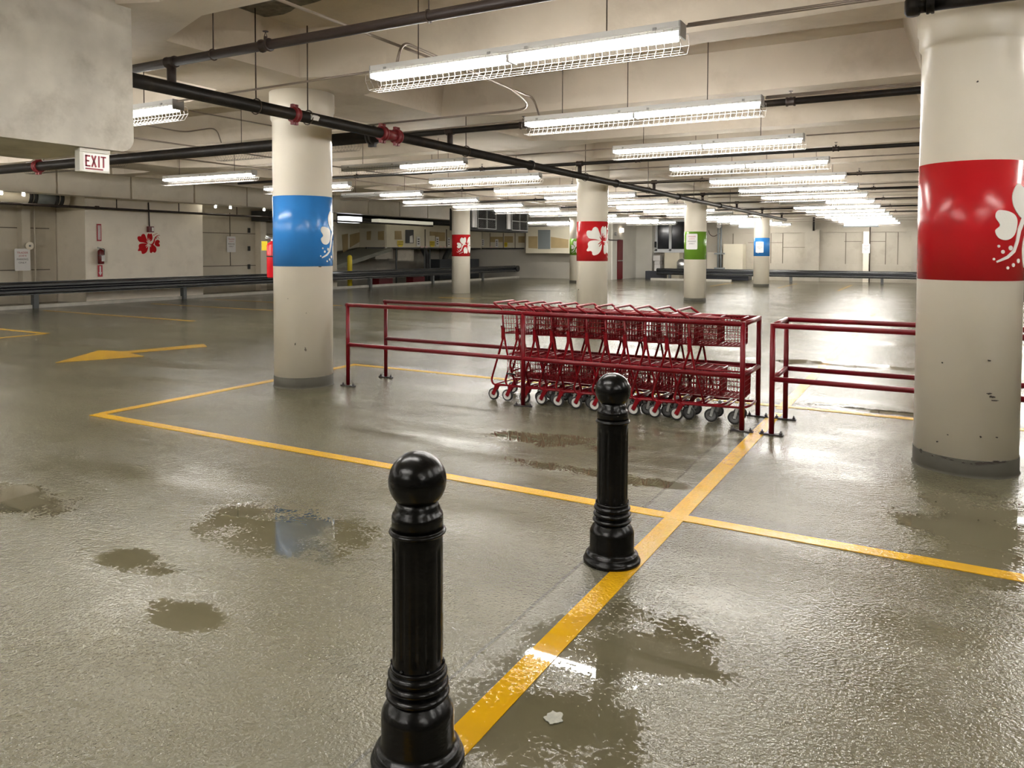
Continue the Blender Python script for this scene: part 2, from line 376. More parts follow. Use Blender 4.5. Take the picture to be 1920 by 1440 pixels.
# ------------------------------------------------------------------ flower emblem
def smooth_poly(p, n=5):
    out = []; L = len(p)
    for i in range(L):
        p0, p1, p2, p3 = (Vector((*p[(i+k) % L], 0)) for k in (-1, 0, 1, 2))
        for j in range(n):
            t = j/n; q = .5*((2*p1)+(-p0+p2)*t+(2*p0-5*p1+4*p2-p3)*t*t+(-p0+3*p1-3*p2+p3)*t**3); out.append((q.x, q.y))
    return out
K = 1/1.48
PET = [[(-30*K, 0), (-180*K, -45*K), (-340*K, -65*K), (-400*K, -120*K), (-430*K, -200*K), (-410*K, -262*K), (-350*K, -275*K), (-290*K, -270*K), (-260*K, -330*K), (-200*K, -365*K), (-140*K, -340*K), (-100*K, -260*K), (-60*K, -170*K), (-20*K, -80*K)],
       [(-20*K, 30*K), (-140*K, -15*K), (-280*K, -10*K), (-360*K, 20*K), (-390*K, 80*K), (-380*K, 160*K), (-420*K, 240*K), (-390*K, 270*K), (-320*K, 260*K), (-280*K, 290*K), (-270*K, 350*K), (-220*K, 375*K), (-120*K, 340*K), (-50*K, 260*K), (-15*K, 150*K)],
       [(5, -60), (-20, -130), (-28, -190), (-12, -240), (20, -262), (50, -240), (85, -262), (112, -215), (118, -140), (85, -75), (40, -60)],
       [(180, 0), (200, -70), (250, -102), (300, -92), (322, -50), (296, -18), (322, 28), (308, 66), (250, 62), (200, 40)],
       [(50, 60), (38, 140), (46, 210), (78, 232), (120, 202), (180, 222), (222, 165), (212, 90), (150, 28), (95, 35)]]
def stroke(p, w):
    p = [Vector((*q, 0)) for q in p]; l = []; r = []
    for i, q in enumerate(p):
        t = (p[min(i+1, len(p)-1)]-p[max(i-1, 0)]).normalized(); nn = Vector((-t.y, t.x, 0)); l.append(q+nn*w[i]); r.append(q-nn*w[i])
    return [(q.x, q.y) for q in l+r[::-1]]
STAM = stroke([(20, 10), (70, 28), (120, 12), (158, -45), (175, -110), (200, -165), (245, -200), (310, -228)], [14, 22, 22, 17, 13, 11, 9, 5])
DOTS = [(160, -222, 13), (202, -246, 11), (242, -262, 9), (226, -148, 14), (275, -170, 11), (300, -138, 8), (325, -212, 7)]
VEINS = [stroke(p, [12, 9, 4][:len(p)]) for p in ([(0, -10), (8, -80), (13, -140)], [(0, -20), (28, -70), (54, -108)], [(0, -10), (-28, -45), (-50, -76)], [(0, 10), (-45, 32), (-84, 58)], [(0, 30), (-32, 65), (-62, 100)],
                                                   [(10, 20), (45, 30), (82, 34)], [(10, 30), (42, 52), (72, 76)], [(10, 0), (50, -30), (90, -50)])]
def flower(mapfn, k=.00118, flip=False, veins=False):
    """returns MB of the emblem; mapfn(s, z, d) maps metres right / up / out to world"""
    import bmesh
    m = MB(); sg = -1 if flip else 1
    polys = [smooth_poly(p) for p in PET]+[STAM]+[[(x+r*math.cos(a), y+r*math.sin(a)) for a in [2*PI*i/12 for i in range(12)]] for x, y, r in DOTS]
    if veins: polys = VEINS
    for p in polys:
        p = [(x*k*sg, -y*k*sg) for x, y in p]
        bm = bmesh.new(); vs = [bm.verts.new((a, b, 0)) for a, b in p]
        for t in tessellate_polygon([[Vector((a, b, 0)) for a, b in p]]):
            try: bm.faces.new([vs[i] for i in t])
            except ValueError: pass
        for _ in range(5):
            le = [e for e in bm.edges if abs(e.verts[0].co.x-e.verts[1].co.x) > .035]
            if not le: break
            bmesh.ops.subdivide_edges(bm, edges=le, cuts=1); bmesh.ops.triangulate(bm, faces=bm.faces)
        bm.verts.index_update()
        # closed thin slab so the sticker has its own thickness
        n = len(bm.verts); top = [mapfn(v.co.x, v.co.y, .004) for v in bm.verts]; bot = [mapfn(v.co.x, v.co.y, -.004) for v in bm.verts]
        fs = [tuple(v.index for v in f.verts) for f in bm.faces]
        side = [(e.verts[0].index, e.verts[1].index, e.verts[1].index+n, e.verts[0].index+n) for e in bm.edges if len(e.link_faces) == 1]
        m.add(top+bot, fs+[tuple(i+n for i in reversed(f)) for f in fs]+side); bm.free()
    return m
# ------------------------------------------------------------------ columns
CR = .33
def col_map(cx, cy, R, s0, z0):
    fa = math.atan2(-cy, -cx)                    # direction from the column to the viewer's standing place
    def f(s, z, d): a = fa+(s0+s)/R; return (cx+(R+d)*math.cos(a), cy+(R+d)*math.sin(a), z0+z)
    return f
def column(cx, cy, label, band=None, bt=2.156, bb=1.354, R=CR, fl=None, n=64, base=True):
    t = thing('column', (cx, cy, 0), label, 'column', 'round painted columns')
    m = MB(); m.lathe([(R, .0), (R, 2.985), (R+.006, 3.0), (R+.018, 3.02), (R+.018, 3.10), (R+.03, 3.125), (R+.03, ZS+.0)], (cx, cy, 0), n).build('shaft', COLP, t)
    if base: MB().lathe([(R+.012, 0), (R+.007, .006), (R+.0045, .02), (R+.0045, .118), (R+.001, .120)], (cx, cy, 0), n, caps=False).build('base_coat', BASE, t)
    if band:
        b = MB().lathe([(R-.001, bb-.001), (R+.0025, bb), (R+.0025, bt), (R-.001, bt+.001)], (cx, cy, 0), n, caps=False).build('color_band', band, t)
        if fl: s0, flip, z0 = fl; flower(col_map(cx, cy, R+.003, s0, z0), flip=flip).build('flower_emblem', WHITEV, b); flower(col_map(cx, cy, R+.006, s0, z0), flip=flip, veins=True).build('flower_veins', band, b)
    return t
CBLUE = column(-6.337, 6.466, 'cream round column with blue band, nearest left, crossed by black pipe', BLUE, 2.15, 1.365, fl=(.585, True, 1.73))
CRIGHT = column(.225, 6.364, 'large cream round column at the right edge with wide red band', RED, 2.17, 1.352, fl=(.53, True, 1.75), n=96)
CMID = column(-6.35, 14.95, 'cream round column with red band standing behind the shopping carts', RED, 2.16, 1.33, fl=(.22, False, 1.75))
CGREEN = column(-6.357, 22.96, 'cream round column with green band and a white sign', GREEN, 2.13, 1.29)
CFAR = column(-6.55, 34.2, 'cream round column with blue band, white sign and number 1', BLUE, 2.12, 1.33)
CSM = column(-15.0, 23.2, 'cream round column with small red band in front of dark louvered units', RED, 2.11, 1.33, fl=(.234, True, 1.74), base=False)
CGR2 = column(-15.0, 33.4, 'cream round column with green band peeking out behind the red banded one', GREEN, 2.12, 1.33, fl=(.1, True, 1.74))
for (x, y) in ((.22, 14.9), (.22, 23.0)): column(x, y, 'cream round column standing hidden behind the large right column', RED, 2.15, 1.35)
# chips and scuffs on the right column
f = col_map(.225, 6.364, CR, 0, 0)
def px_s(px, py, cx, cy, R=CR):
    """arc position and height of a mark seen on a column"""
    best = None; fa = math.atan2(-cy, -cx)
    for i in range(-80, 81):
        a = fa+math.radians(i); p = Vector((cx+R*math.cos(a), cy+R*math.sin(a), 1)); d = p-EYE; X = PX+F*d.dot(RT)/d.dot(FW)
        if best is None or abs(X-px) < best[0]: best = (abs(X-px), i, p)
    i = best[1]; s = math.radians(i)*R
    lo, hi = -.5, 4
    for _ in range(40):
        z = (lo+hi)/2; d = Vector((best[2].x, best[2].y, z))-EYE; yy = PY-F*d.dot(UP)/d.dot(FW)
        if yy < py: hi = z
        else: lo = z
    return s, z
def blot(mb, fmap, s, z, a, b, seed, d=.003, n=14):
    rnd = random.Random(seed); ph = [rnd.uniform(0, 6.28) for _ in range(4)]
    p = [(s+a*math.cos(t)*(1+.3*math.sin(3*t+ph[0])+.2*math.sin(5*t+ph[1])), z+b*math.sin(t)*(1+.3*math.sin(2*t+ph[2])+.2*math.sin(6*t+ph[3]))) for t in [2*PI*i/n for i in range(n)]]
    mb.prism(p, -.003, d, lambda u, v, w: fmap(u, v, w))
mb = MB()
for i, (px, py, a, b) in enumerate([(1733, 845, .007, .010), (1763, 828, .004, .003), (1857, 738, .010, .004), (1862, 744, .012, .006), (1868, 751, .014, .003), (1755, 854, .006, .003), (1776, 858, .012, .004), (1790, 862, .010, .003),
                                   (1842, 869, .020, .010), (1858, 868, .024, .008), (1874, 866, .022, .006), (1888, 866, .018, .004), (1813, 867, .006, .004), (1826, 869, .006, .003), (1844, 819, .004, .004), (1874, 820, .005, .002), (1782, 815, .003, .002), (1822, 153, .004, .004), (1856, 676, .006, .004), (1768, 680, .003, .003)]):
    s, z = px_s(px, py, .225, 6.364); blot(mb, f, s, z, a*1.5, b*1.3, i, .007)
mb.build('paint_chips', STAIN, CRIGHT)
f2 = col_map(-6.337, 6.466, CR, 0, 0); mb = MB()
for i, (px, py, a, b) in enumerate([(574, 587, .004, .003), (572, 655, .010, .02), (600, 500, .02, .006), (553, 645, .006, .015), (525, 400, .003, .003), (540, 560, .003, .003)]):
    s, z = px_s(px, py, -6.337, 6.466); blot(mb, f2, s, z, a, b, 80+i, .004)
mb.build('grey_scuffs', mat('dark_scuff', (.16, .14, .11), .8, spec=.1), CBLUE)
f3 = col_map(-6.35, 14.95, CR, 0, 0); mb = MB(); s, z = px_s(1085, 543, -6.35, 14.95); blot(mb, f3, s, z, .014, .010, 5); mb.build('paint_chips', STAIN, CMID)
# wall flower
mb = flower(lambda s, z, d: (-21.296+d, 15.12+s, 1.72+z), k=.00124)
vn = flower(lambda s, z, d: (-21.292+d, 15.12+s, 1.72+z), k=.00124, veins=True)
fe = tag(mb.build('flower_emblem', mat('red_wall_paint', (.50, .010, .014), .7, spec=.1)), 'red painted hibiscus flower on the cream left wall', 'wall emblem'); vn.build('flower_veins', CREAM, fe)
# ------------------------------------------------------------------ parking signs
def plate_sign(c, n, w, h, label, grp='white parking signs', lines=("TRADER", "JOE'S", "PARKING", "ONLY"), tilt=0):
    """c centre, n outward normal"""
    c = Vector(c); n = Vector(n).normalized(); u = Z.cross(n).normalized(); v = n.cross(u)
    t = thing('parking_sign', c-v*h/2, label, 'sign', grp)
    mb = MB(); pts = []; r = .03
    for (sx, sy, a0) in ((1, 1, 0), (-1, 1, 90), (-1, -1, 180), (1, -1, 270)):
        for k in range(4): a = math.radians(a0+30*k); pts.append((sx*(w/2-r)+r*math.cos(a), sy*(h/2-r)+r*math.sin(a)))
    mb.prism(pts, -.003, .003, lambda a, b, d: c+u*a+v*b+n*d); mb.build('plate', SIGNW, t)
    for i, s in enumerate(lines):
        mb = MB(); hh = h*.085; y = h*.36-i*h*.15
        text_mesh(mb, s, c+v*(y-hh)+n*.0045, u, v, hh, w*(.72 if len(s) > 5 else .5))
        mb.build('lettering', SIGNR if i < 2 else SIGNK, t)
    return t
def on_col(cx, cy, px, py):
    s, z = px_s(px, py, cx, cy); a = math.atan2(-cy, -cx)+s/CR; n = Vector((math.cos(a), math.sin(a), 0)); return Vector((cx, cy, z))+n*(CR+.02), n
c, n = on_col(-6.357, 22.96, 1297, 453); plate_sign(c, n, .34, .47, 'white parking sign mounted on the green band of a column')
c, n = on_col(-6.55, 34.2, 1424, 463.5); plate_sign(c, n, .33, .47, 'white parking sign on the far blue banded column')
mb = MB(); s, z = px_s(1421, 473, -6.55, 34.2); a = math.atan2(-34.2, 6.55)+s/CR; n = Vector((math.cos(a), math.sin(a), 0)); u = Z.cross(n)
text_mesh(mb, '1', Vector((-6.55, 34.2, z-.05))+n*(CR+.004), u, Z, .14); mb.build('number', WHITEV, CFAR)
p = AX(46, 487, -22.3); plate_sign((-22.4, p.y, p.z), XN, .42, .62, 'white parking sign on the white pipe at far left')
p = AX(434, 458, -22.65); plate_sign((-22.66, p.y, p.z), XN, .40, .58, 'white parking sign on the recessed panelled left wall')
p = AY(1624, 466, 42.0); plate_sign((p.x, 41.93, p.z), -YN, .36, .48, 'white parking sign on the far back wall pipe')
# ------------------------------------------------------------------ floor markings
def line(x0, x1, y0, y1, label, z=.003):
    tag(MB().box(x0, x1, y0, y1, -.01, z).build('floor_line', MATS['wet_yellow']), label, 'floor marking', 'yellow painted floor lines')
line(-1.335, -1.225, .6, 7.55, 'thick yellow line running under both black bollards towards the carts')
line(-1.33, -1.22, 7.75, 21.0, 'faded yellow line running on behind the cart corrals to the back', .002)
line(-6.86, 4.0, 4.235, 4.335, 'yellow line crossing the floor in front of the carts and right column', .004)
line(-6.87, -6.77, 4.335, 7.95, 'yellow side line passing the foot of the blue banded column', .004)
line(-6.77, 4.0, 7.86, 7.95, 'thin yellow line behind the red cart corral', .004)
line(-19.6, -14.0, 10.95, 11.05, 'long yellow stall line on the left, nearest the camera of three')
line(-19.5, -14.2, 13.9, 14.0, 'yellow stall line on the left, middle one of three')
line(-19.5, -14.4, 16.1, 16.2, 'yellow stall line on the left, furthest of three')
line(-16.3, -14.2, 7.95, 8.05, 'short yellow stall line at the left picture edge')
line(-14.25, -14.15, 6.4, 7.95, 'short yellow line turning forward at the left picture edge')
line(-3.3, -3.2, 32.5, 38.0, 'short yellow stall line at the back in front of the guardrail')
line(-5.75, -5.65, 33.5, 38.3, 'short yellow stall line just right of the far blue column')
line(-8.6, -8.5, 33.5, 37.5, 'short yellow stall line behind the green banded column')
line(-14.2, -12.9, 20.6, 20.7, 'short yellow dash beside the small red banded column foot')
pts = [(-10.55, 5.95), (-9.98, 7.1), (-10.44, 6.98), (-10.40, 8.45), (-10.62, 8.45), (-10.66, 6.98), (-11.15, 7.1)]
pts = [AZ(x, y) for x, y in ((104, 680), (270, 668), (243, 662), (388, 650), (382, 645), (232, 659), (186, 657))]
tag(MB().prism([(q.x, q.y) for q in pts], -.01, .003).build('floor_arrow', MATS['wet_yellow']), 'yellow painted arrow on the wet floor left of the blue column', 'floor marking')
p = AZ(1038, 1348); lf = []
for i in range(30):
    a = 2*PI*i/30; r = .030*(1+.10*math.cos(5*a+.6)+.08*math.cos(9*a))*(1.25 if math.sin(a) > .8 else 1); lf.append((p.x+r*math.cos(a), p.y+r*math.sin(a)))
lf_ = MB().prism(lf, .001, .004).build('wet_leaf', mat('pale_leaf', (.17, .165, .12), .35, noise=.2, nscale=60)); tag(lf_, 'small pale wet leaf flat on the floor in the foreground', 'leaf')
# ------------------------------------------------------------------ bollards
def bollard(loc):
    x, y = loc; t = thing('bollard', (x, y, 0), 'black ball-topped bollard nearest the camera, cut by the bottom edge', 'bollard', 'black cast iron bollards')
    prof = [(.142, 0), (.143, .012), (.138, .022), (.130, .026), (.131, .040), (.124, .048), (.116, .052), (.113, .060), (.1105, .068), (.1105, .150), (.108, .160), (.098, .178), (.085, .193), (.081, .198)]
    MB().lathe(prof, (x, y, 0), 48).build('base', BOLL, t)
    def ringp(z0, z1, r0, r1, n=6): return [(r0+(r1-r0)*math.sin(PI*k/n), z0+(z1-z0)*k/n) for k in range(n+1)]
    m = MB(); pr = []
    for (z0, z1, r) in ((.196, .226, .0975), (.226, .256, .0945), (.256, .286, .0910), (.286, .300, .084)): pr += ringp(z0, z1, .081, r)
    m.lathe(pr, (x, y, 0), 48).build('ring_moulding', BOLL, t)
    NF = 12
    def fl(a, z):
        e = min(1, max(0, (z-.318)/.02))*min(1, max(0, (.672-z)/.02)); c = math.cos(NF*a); return 1-.055*e*max(0, c)**.8*(1 if c > 0 else 0)
    zs = [.29, .315, .32, .326, .334, .345]+[.36+.03*i for i in range(10)]+[.648, .658, .666, .672, .690, .70]
    MB().lathe([(.0765, z) for z in zs], (x, y, 0), 144, flute=fl, caps=False).build('fluted_shaft', BOLL, t)
    m = MB(); m.lathe(ringp(.695, .715, .076, .0865)+[(.0775, .7155), (.0775, .752), (.0755, .760), (.070, .765), (.068, .776), (.064, .784), (.062, .798)], (x, y, 0), 48).build('collar', BOLL, t)
    m = MB(); R = .0875; zc = .945-R
    m.lathe([(R*math.sin(a), zc-R*math.cos(a)) for a in [.74+(PI-.74)*i/28 for i in range(28)]]+[(0.0001, zc+R)], (x, y, 0), 48).build('ball_finial', BOLL, t)
    for k in range(6):
        m = MB(); a = 2*PI*k/6+.5; m.lathe([(.006, .302), (.006, .306), (.003, .309), (.0001, .310)], (x+.0775*math.cos(a), y+.0775*math.sin(a), 0), 8)
        m.build('rivet', BOLL, t)
    return t
B1 = bollard((-1.345, 1.84)); remap(B1)
p = AZ(1147, 1051); dup(B1, (p.x, p.y, 0), 'black ball-topped bollard on the yellow line in front of the carts')
# ------------------------------------------------------------------ cart corrals
def corral(x0, x1, legs, label, closed_left, closed_right):
    t = thing('cart_corral', ((x0+x1)/2, 6.95, 0), label, 'cart corral', 'red pipe cart corrals')
    r = .0225; zt, zm = .925, .475; ya, yb = 6.61, 7.29
    for y in (ya, yb):
        MB().tube([(x0-(r if not closed_left else 0), y, zt), (x1+(r if not closed_right else 0), y, zt)], r, 12).build('top_rail', RAILR, t)
        MB().tube([(x0, y, zm), (x1, y, zm)], r, 12).build('middle_rail', RAILR, t)
    for (c, x) in ((closed_left, x0), (closed_right, x1)):
        if c:
            MB().tube([(x, ya, zt), (x, yb, zt)], r, 12).build('end_rail', RAILR, t); MB().tube([(x, ya, zm), (x, yb, zm)], r, 12).build('end_rail', RAILR, t)
    for x in legs:
        for y in (ya, yb):
            lg = MB().tube([(x, y, .01), (x, y, zt+r*.9)], r, 12).build('leg', RAILR, t)
            f = MB(); f.obox((x, y, .006), XN, YN, Z, .095, .022, .006)
            f.lathe([(.034, 0), (.034, .014)], (x, y, 0), 14)
            for s in (-1, 1): f.lathe([(.014, .008), (.014, .024), (.006, .026), (.006, .04)], (x+s*.075, y, 0), 6)
            f.build('foot_plate', mat('black_foot', (.025, .02, .02), .5), lg)
    return t
corral(-5.80, -1.41, (-5.80, -3.54, -1.41), 'long red pipe corral holding the row of carts', False, True)
corral(-1.165, 3.3, (-1.165, 1.05, 3.3), 'empty red pipe corral running behind the right column', True, True)
# ------------------------------------------------------------------ shopping carts
def cart(x, y):
    t = thing('shopping_cart', (x, y, 0), '', 'shopping cart', 'nested red two-basket shopping carts')
    W = .215
    def pt(px, s, z, w=None):
        w = W-.05*max(0, px)/.6 if w is None else w
        return (x+px, y+s*w, z)
    m = MB()
    for s in (-1, 1):
        m.tube(fillet([pt(.10, s, .945), pt(.118, s, .70), pt(.16, s, .48), pt(.25, s, .175)], .05), .0105, 8)
        m.tube(fillet([pt(.092, s, .775), pt(.118, s, .67)], .02)[:1]+fillet([pt(.118, s, .67), pt(-.022, s, .21), pt(.0, s, .160), pt(.56, s, .168)], .05), .0115, 8)
        m.obox(pt(.112, s, .70), XN, YN, Z, .016, .013, .06)
    m.tube(fillet([pt(.54, -1, .168), pt(.60, -1, .172), (x+.635, y-.12, .185), (x+.635, y+.12, .185), pt(.60, 1, .172), pt(.54, 1, .168)], .05), .0115, 8)
    for px, z in ((.12, .70), (.03, .165), (.45, .168), (.20, .31)): m.tube([pt(px, -1, z), pt(px, 1, z)], .008, 6)
    m.build('frame', CARTR, t)
    m = MB(); m.tube(fillet([pt(.10, -1, .945), pt(.0, -1, 1.008), pt(0, 1, 1.008), pt(.10, 1, .945)], .025), .012, 8); m.tube([pt(.1, -1, .955), pt(.1, 1, .955)], .009, 6)
    m.build('handle', CARTR, t)
    def basket(xa, xb, zt, zb, wa, wb, za_b, name, gate):
        m = MB(); w = .0029
        def wd(px): return wa+(wb-wa)*(px-xa)/(xb-xa)
        def S(px, s, z, k=1): return (x+px, y+s*(wd(px)-.018*(zt-z)/(zt-zb)), z)
        def bot(px): return za_b+(zb-za_b)*(px-xa)/(xb-xa)
        for s in (-1, 1):
            m.tube([S(xa, s, zt), S(xb, s, zt-.006)], .0065, 6)
            m.tube([S(xa, s, bot(xa)), S(xb, s, bot(xb))], .005, 6)
            nn = int((xb-xa)/.027)
            for i in range(nn+1): px = xa+(xb-xa)*i/nn; m.tube([S(px, s, zt), S(px, s, bot(px))], w, 4, cap=False)
            for k in (1, 2, 3, 4): z = lambda px: zt-(zt-bot(px))*k/5; m.tube([S(xa, s, z(xa)), S(xb, s, z(xb))], w, 4, cap=False)
        m.tube([S(xb, -1, zt-.006), S(xb, 1, zt-.006)], .0075, 6); m.tube([S(xb, -1, zb), S(xb, 1, zb)], .005, 6)
        for i in range(1, 11): k = -1+2*i/11; m.tube([(x+xb, y+k*wb, zt), (x+xb, y+k*(wb-.018), zb)], w, 4, cap=False)
        for k in (1, 2, 3, 4): z = zt-(zt-zb)*k/5; m.tube([S(xb, -1, z), S(xb, 1, z)], w, 4, cap=False)
        for i in range(1, 9): k = -1+2*i/9; m.tube([(x+xa, y+k*(wa-.018), bot(xa)), (x+xb, y+k*(wb-.018), zb)], w, 4, cap=False)
        nn = int((xb-xa)/.04)
        for i in range(nn+1): px = xa+(xb-xa)*i/nn; m.tube([S(px, -1, bot(px)), S(px, 1, bot(px))], w*1.2, 4, cap=False)
        o = m.build(name, CARTR, t)
        g = MB(); L_ = .27 if gate else .2; z0, z1 = zt+.004, zt-.028          # rear gate, swung up by the cart behind
        for i in range(13): k = -1+2*i/12; g.tube([(x+xa+.02, y+k*(wa-.02), z0), (x+xa+L_, y+k*(wb-.005), z1)], w*1.25, 4, cap=False)
        for k in (0, .35, .7, 1): q = xa+.02+(L_-.02)*k; zz = z0+(z1-z0)*k; g.tube([(x+q, y-(wd(q)-.015), zz), (x+q, y+(wd(q)-.015), zz)], .0042, 6)
        g.build('rear_gate', CARTR, o)
    basket(.105, .55, .955, .705, .195, .155, .695, 'upper_basket', True)
    basket(.15, .58, .485, .245, .19, .155, .255, 'lower_basket', False)
    for s in (-1, 1):
        for rear in (True, False):
            if rear: ax = (-.0, .062); top = (.045, .155)
            else: ax = (.50, .062); top = (.53, .155)
            yy = y+s*(W-.012 if rear else W-.10)
            m = MB()
            if rear:
                for d in (-.017, .017):
                    vx = Vector((top[0]-ax[0], 0, top[1]-ax[1])).normalized(); pr = Vector((-vx.z, 0, vx.x)); c = Vector((x+(ax[0]+top[0])/2, yy+d, (ax[1]+top[1])/2))
                    m.obox(c+vx*.004, vx, pr, YN, .062, .019, .0022)
                m.obox((x+top[0]+.004, yy, top[1]-.004), XN, YN, Z, .03, .02, .006)
                fk = m.build('caster_fork', CARTR, t)
            else:
                for d in (-.016, .016): m.obox((x+(ax[0]+top[0])/2, yy+d, (ax[1]+top[1])/2), Vector((.25, 0, 1)).normalized(), Vector((-1, 0, .25)).normalized(), YN, .055, .011, .0018)
                m.obox((x+top[0], yy, top[1]-.004), XN, YN, Z, .02, .02, .006)
                fk = m.build('caster_fork', STEEL, t)
            m = MB(); R = .060
            m.lathe([(.045, -.013), (R-.003, -.013), (R, -.009), (R, .009), (R-.003, .013), (.045, .013)], (x+ax[0], yy, ax[1]), 28, 'Y', caps=False); wh = m.build('wheel', RUBBER, t)
            m = MB(); m.lathe([(.0001, -.012), (.016, -.0125), (.017, -.010), (.022, -.010), (.024, -.0125), (.046, -.0125), (.049, -.011), (.049, .011), (.046, .0125), (.024, .0125), (.0001, .012)], (x+ax[0], yy, ax[1]), 28, 'Y', caps=False); m.build('hub', HUB if rear else HUBD, wh)
            m = MB(); m.lathe([(.0001, -.024), (.006, -.024), (.008, -.020), (.008, .020), (.006, .024), (.0001, .024)], (x+ax[0], yy, ax[1]), 10, 'Y', caps=False); m.build('axle_bolt', STEEL if not rear else CARTR, wh)
    return t
CY = 6.965
xs = [-3.965, -3.80, -3.60, -3.41, -3.225, -3.03, -2.835, -2.64, -2.44, -2.235, -2.025]
c0 = cart(xs[-1], CY); remap(c0)
ORD = ['', 'second', 'third', 'fourth', 'fifth', 'sixth', 'seventh', 'eighth', 'ninth', 'tenth', 'eleventh', 'twelfth', 'thirteenth', 'fourteenth', 'fifteenth', 'sixteenth', 'seventeenth', 'eighteenth']
c0['label'] = 'front red shopping cart at the right end of the nested row, baskets showing'
for i, xx in enumerate(xs[:-1]):
    l = 'rearmost red shopping cart at the left end of the nested row' if i == 0 else '%s red shopping cart from the left in the nested row' % ORD[i]
    if i >= 1: l = '%s red shopping cart from the left end of the nested row' % ORD[i]
    dup(c0, (xx, CY, 0), l)
# white strap with black buckle hanging by the second cart
t = thing('cart_strap', AY(953, 715, 6.72), 'thin white strap with black buckle hanging at the left of the carts', 'strap')
MB().tube([AY(955, 668, 6.72), AY(954, 690, 6.72), AY(953, 712, 6.72)], .004, 6).build('strap', WHITEV, t)
MB().tube([AY(949, 700, 6.70), AY(957, 701, 6.72), AY(966, 702, 6.74)], .008, 8).build('buckle', RUBBER, t)
# ------------------------------------------------------------------ light fixtures
LF = 2.46; ZT = 2.983
def fixture_meshes(x, y, dead=(), label='', grp=None):
    t = thing('light_fixture', (x, y, ZT-.075), label, 'ceiling light', grp)
    m = MB(); h = .062
    prof = [(-.062, 0), (.062, 0), (.062, -h*.55), (.066, -h*.6), (.066, -h), (-.066, -h), (-.066, -h*.6), (-.062, -h*.55)]
    m.prism(prof, 0, LF, lambda a, b, w: (x+w, y+a, ZT+b)); hs = m.build('housing', WHITE, t)
    GB = mat('grey_bracket', (.35, .35, .35), .4)
    for e in (0, LF): MB().box(x+e-.006, x+e+.006, y-.062, y+.062, ZT-.095, ZT+.002).build('end_plate', GB, hs)
    MB().box(x+LF/2-.012, x+LF/2+.012, y-.06, y+.06, ZT-.11, ZT-.055).build('center_joint', GB, hs)
    for e in (.15, 1.08, 1.38, 2.3): MB().box(x+e-.012, x+e+.012, y-.072, y+.072, ZT-.045, ZT-.025).build('guard_clip', GB, hs)
    for hf in (0, 1):
        xa = x+.03+hf*(LF/2-.005); xb = xa+LF/2-.06
        for sd in (-1, 1):
            m = MB(); m.tube([(xa, y+sd*.030, ZT-.086), (xb, y+sd*.030, ZT-.086)], .019, 8)
            m.build('tube', TUBEOFF if hf in dead else TUBE, t)
    m = MB(); w = .0016; zg = ZT-.185
    sec = [(-.085, ZT-.05), (-.100, ZT-.12), (-.055, zg), (.055, zg), (.100, ZT-.12), (.085, ZT-.05)]
    n = 46
    for i in range(n+1):
        if abs(i-n/2) < .6: continue
        px = x-.015+(LF+.03)*i/n
        m.tube([(px, y+a, b) for a, b in sec], w, 3, cap=False)
    for a, b in sec: m.tube([(x-.015, y+a, b), (x+LF+.015, y+a, b)], w*1.2, 3, cap=False)
    m.tube([(x-.015, y, zg), (x+LF+.015, y, zg)], w*1.2, 3, cap=False)
    m.build('wire_guard', WIRE, t)
    for e in (.42, 1.95):
        MB().tube([(x+e, y, ZT-.01), (x+e, y, ZP+.02)], .0045, 6).build('hanger_rod', ROD, t)
    return t
protos = {}
LINES = {1: ('line of lights above the carts', -3.87, 0, range(-3, 15)), 2: ('line of lights left of the carts', -8.83, .12, range(-3, 15)),
         3: ('left-hand line of lights beyond the blue column', -13.2, -.1, range(-3, 14)), 0: ('line of lights right of the right column', 1.2, 0, range(-2, 13)), 4: ('far left line, near ones added unseen', -17.6, 0, [-3, -2, -1, 0, 1, 11, 12])}  # near rows of lines three and four added out of view to brighten left walls
DEAD = {(2, 2): (0,), (2, 1): (0, 1), (3, 4): (0,), (3, 1): (0, 1), (1, 7): (0,), (2, 9): (1,), (3, 9): (0,)}
for c, (nm, X0, dy, ks) in LINES.items():
    for k in ks:
        Y = 4.74+2.56*k+dy
        if Y > 41 or (c == 3 and Y > 37): continue
        dead = DEAD.get((c, k), ())
        if k >= 0: o = ('nearest' if k == 0 else ORD[k]+' nearest') if k < 18 else ''
        state = {(): 'lit', (0,): 'half-lit', (1,): 'half-lit', (0, 1): 'unlit'}[dead]
        lab = '%s wire-guarded fluorescent fixture, %s in the %s' % (state, o, nm) if k >= 0 else 'lit wire-guarded fluorescent fixture overhead, added out of the picture for its light'
        grp = 'fluorescent fixtures, '+nm if k >= 0 else 'fluorescent fixtures above the near floor'
        if dead not in protos: pr = fixture_meshes(X0, Y, dead, lab, grp); remap(pr); protos[dead] = pr
        else: dup(protos[dead], (X0, Y, ZT-.075), lab, grp)
# thin conduits tying the fixtures of each row together
for k in range(0, 14):
    Y = 4.74+2.56*k
    m = MB(); m.tube([(-6.3, Y+.06, 2.955), (-3.9, Y, 2.955)], .009, 6)
    tag(m.build('conduit', CONDUIT), 'thin conduit joining the middle light lines at the %s row of lights' % (ORD[k+1] or 'first'), 'conduit', 'thin conduits between the lights')
    m = MB(); m.tube([(-1.38, Y-.012, 2.955), (1.18, Y-.012, 2.955)], .009, 6)
    if k in (0, 1): m.tube([(-1.38, Y+.02, 2.975), (1.18, Y+.02, 2.975)], .009, 6)
    tag(m.build('conduit', CONDUIT), 'thin conduit running right from the %s row of lights' % (ORD[k+1] or 'first'), 'conduit', 'thin conduits between the lights')
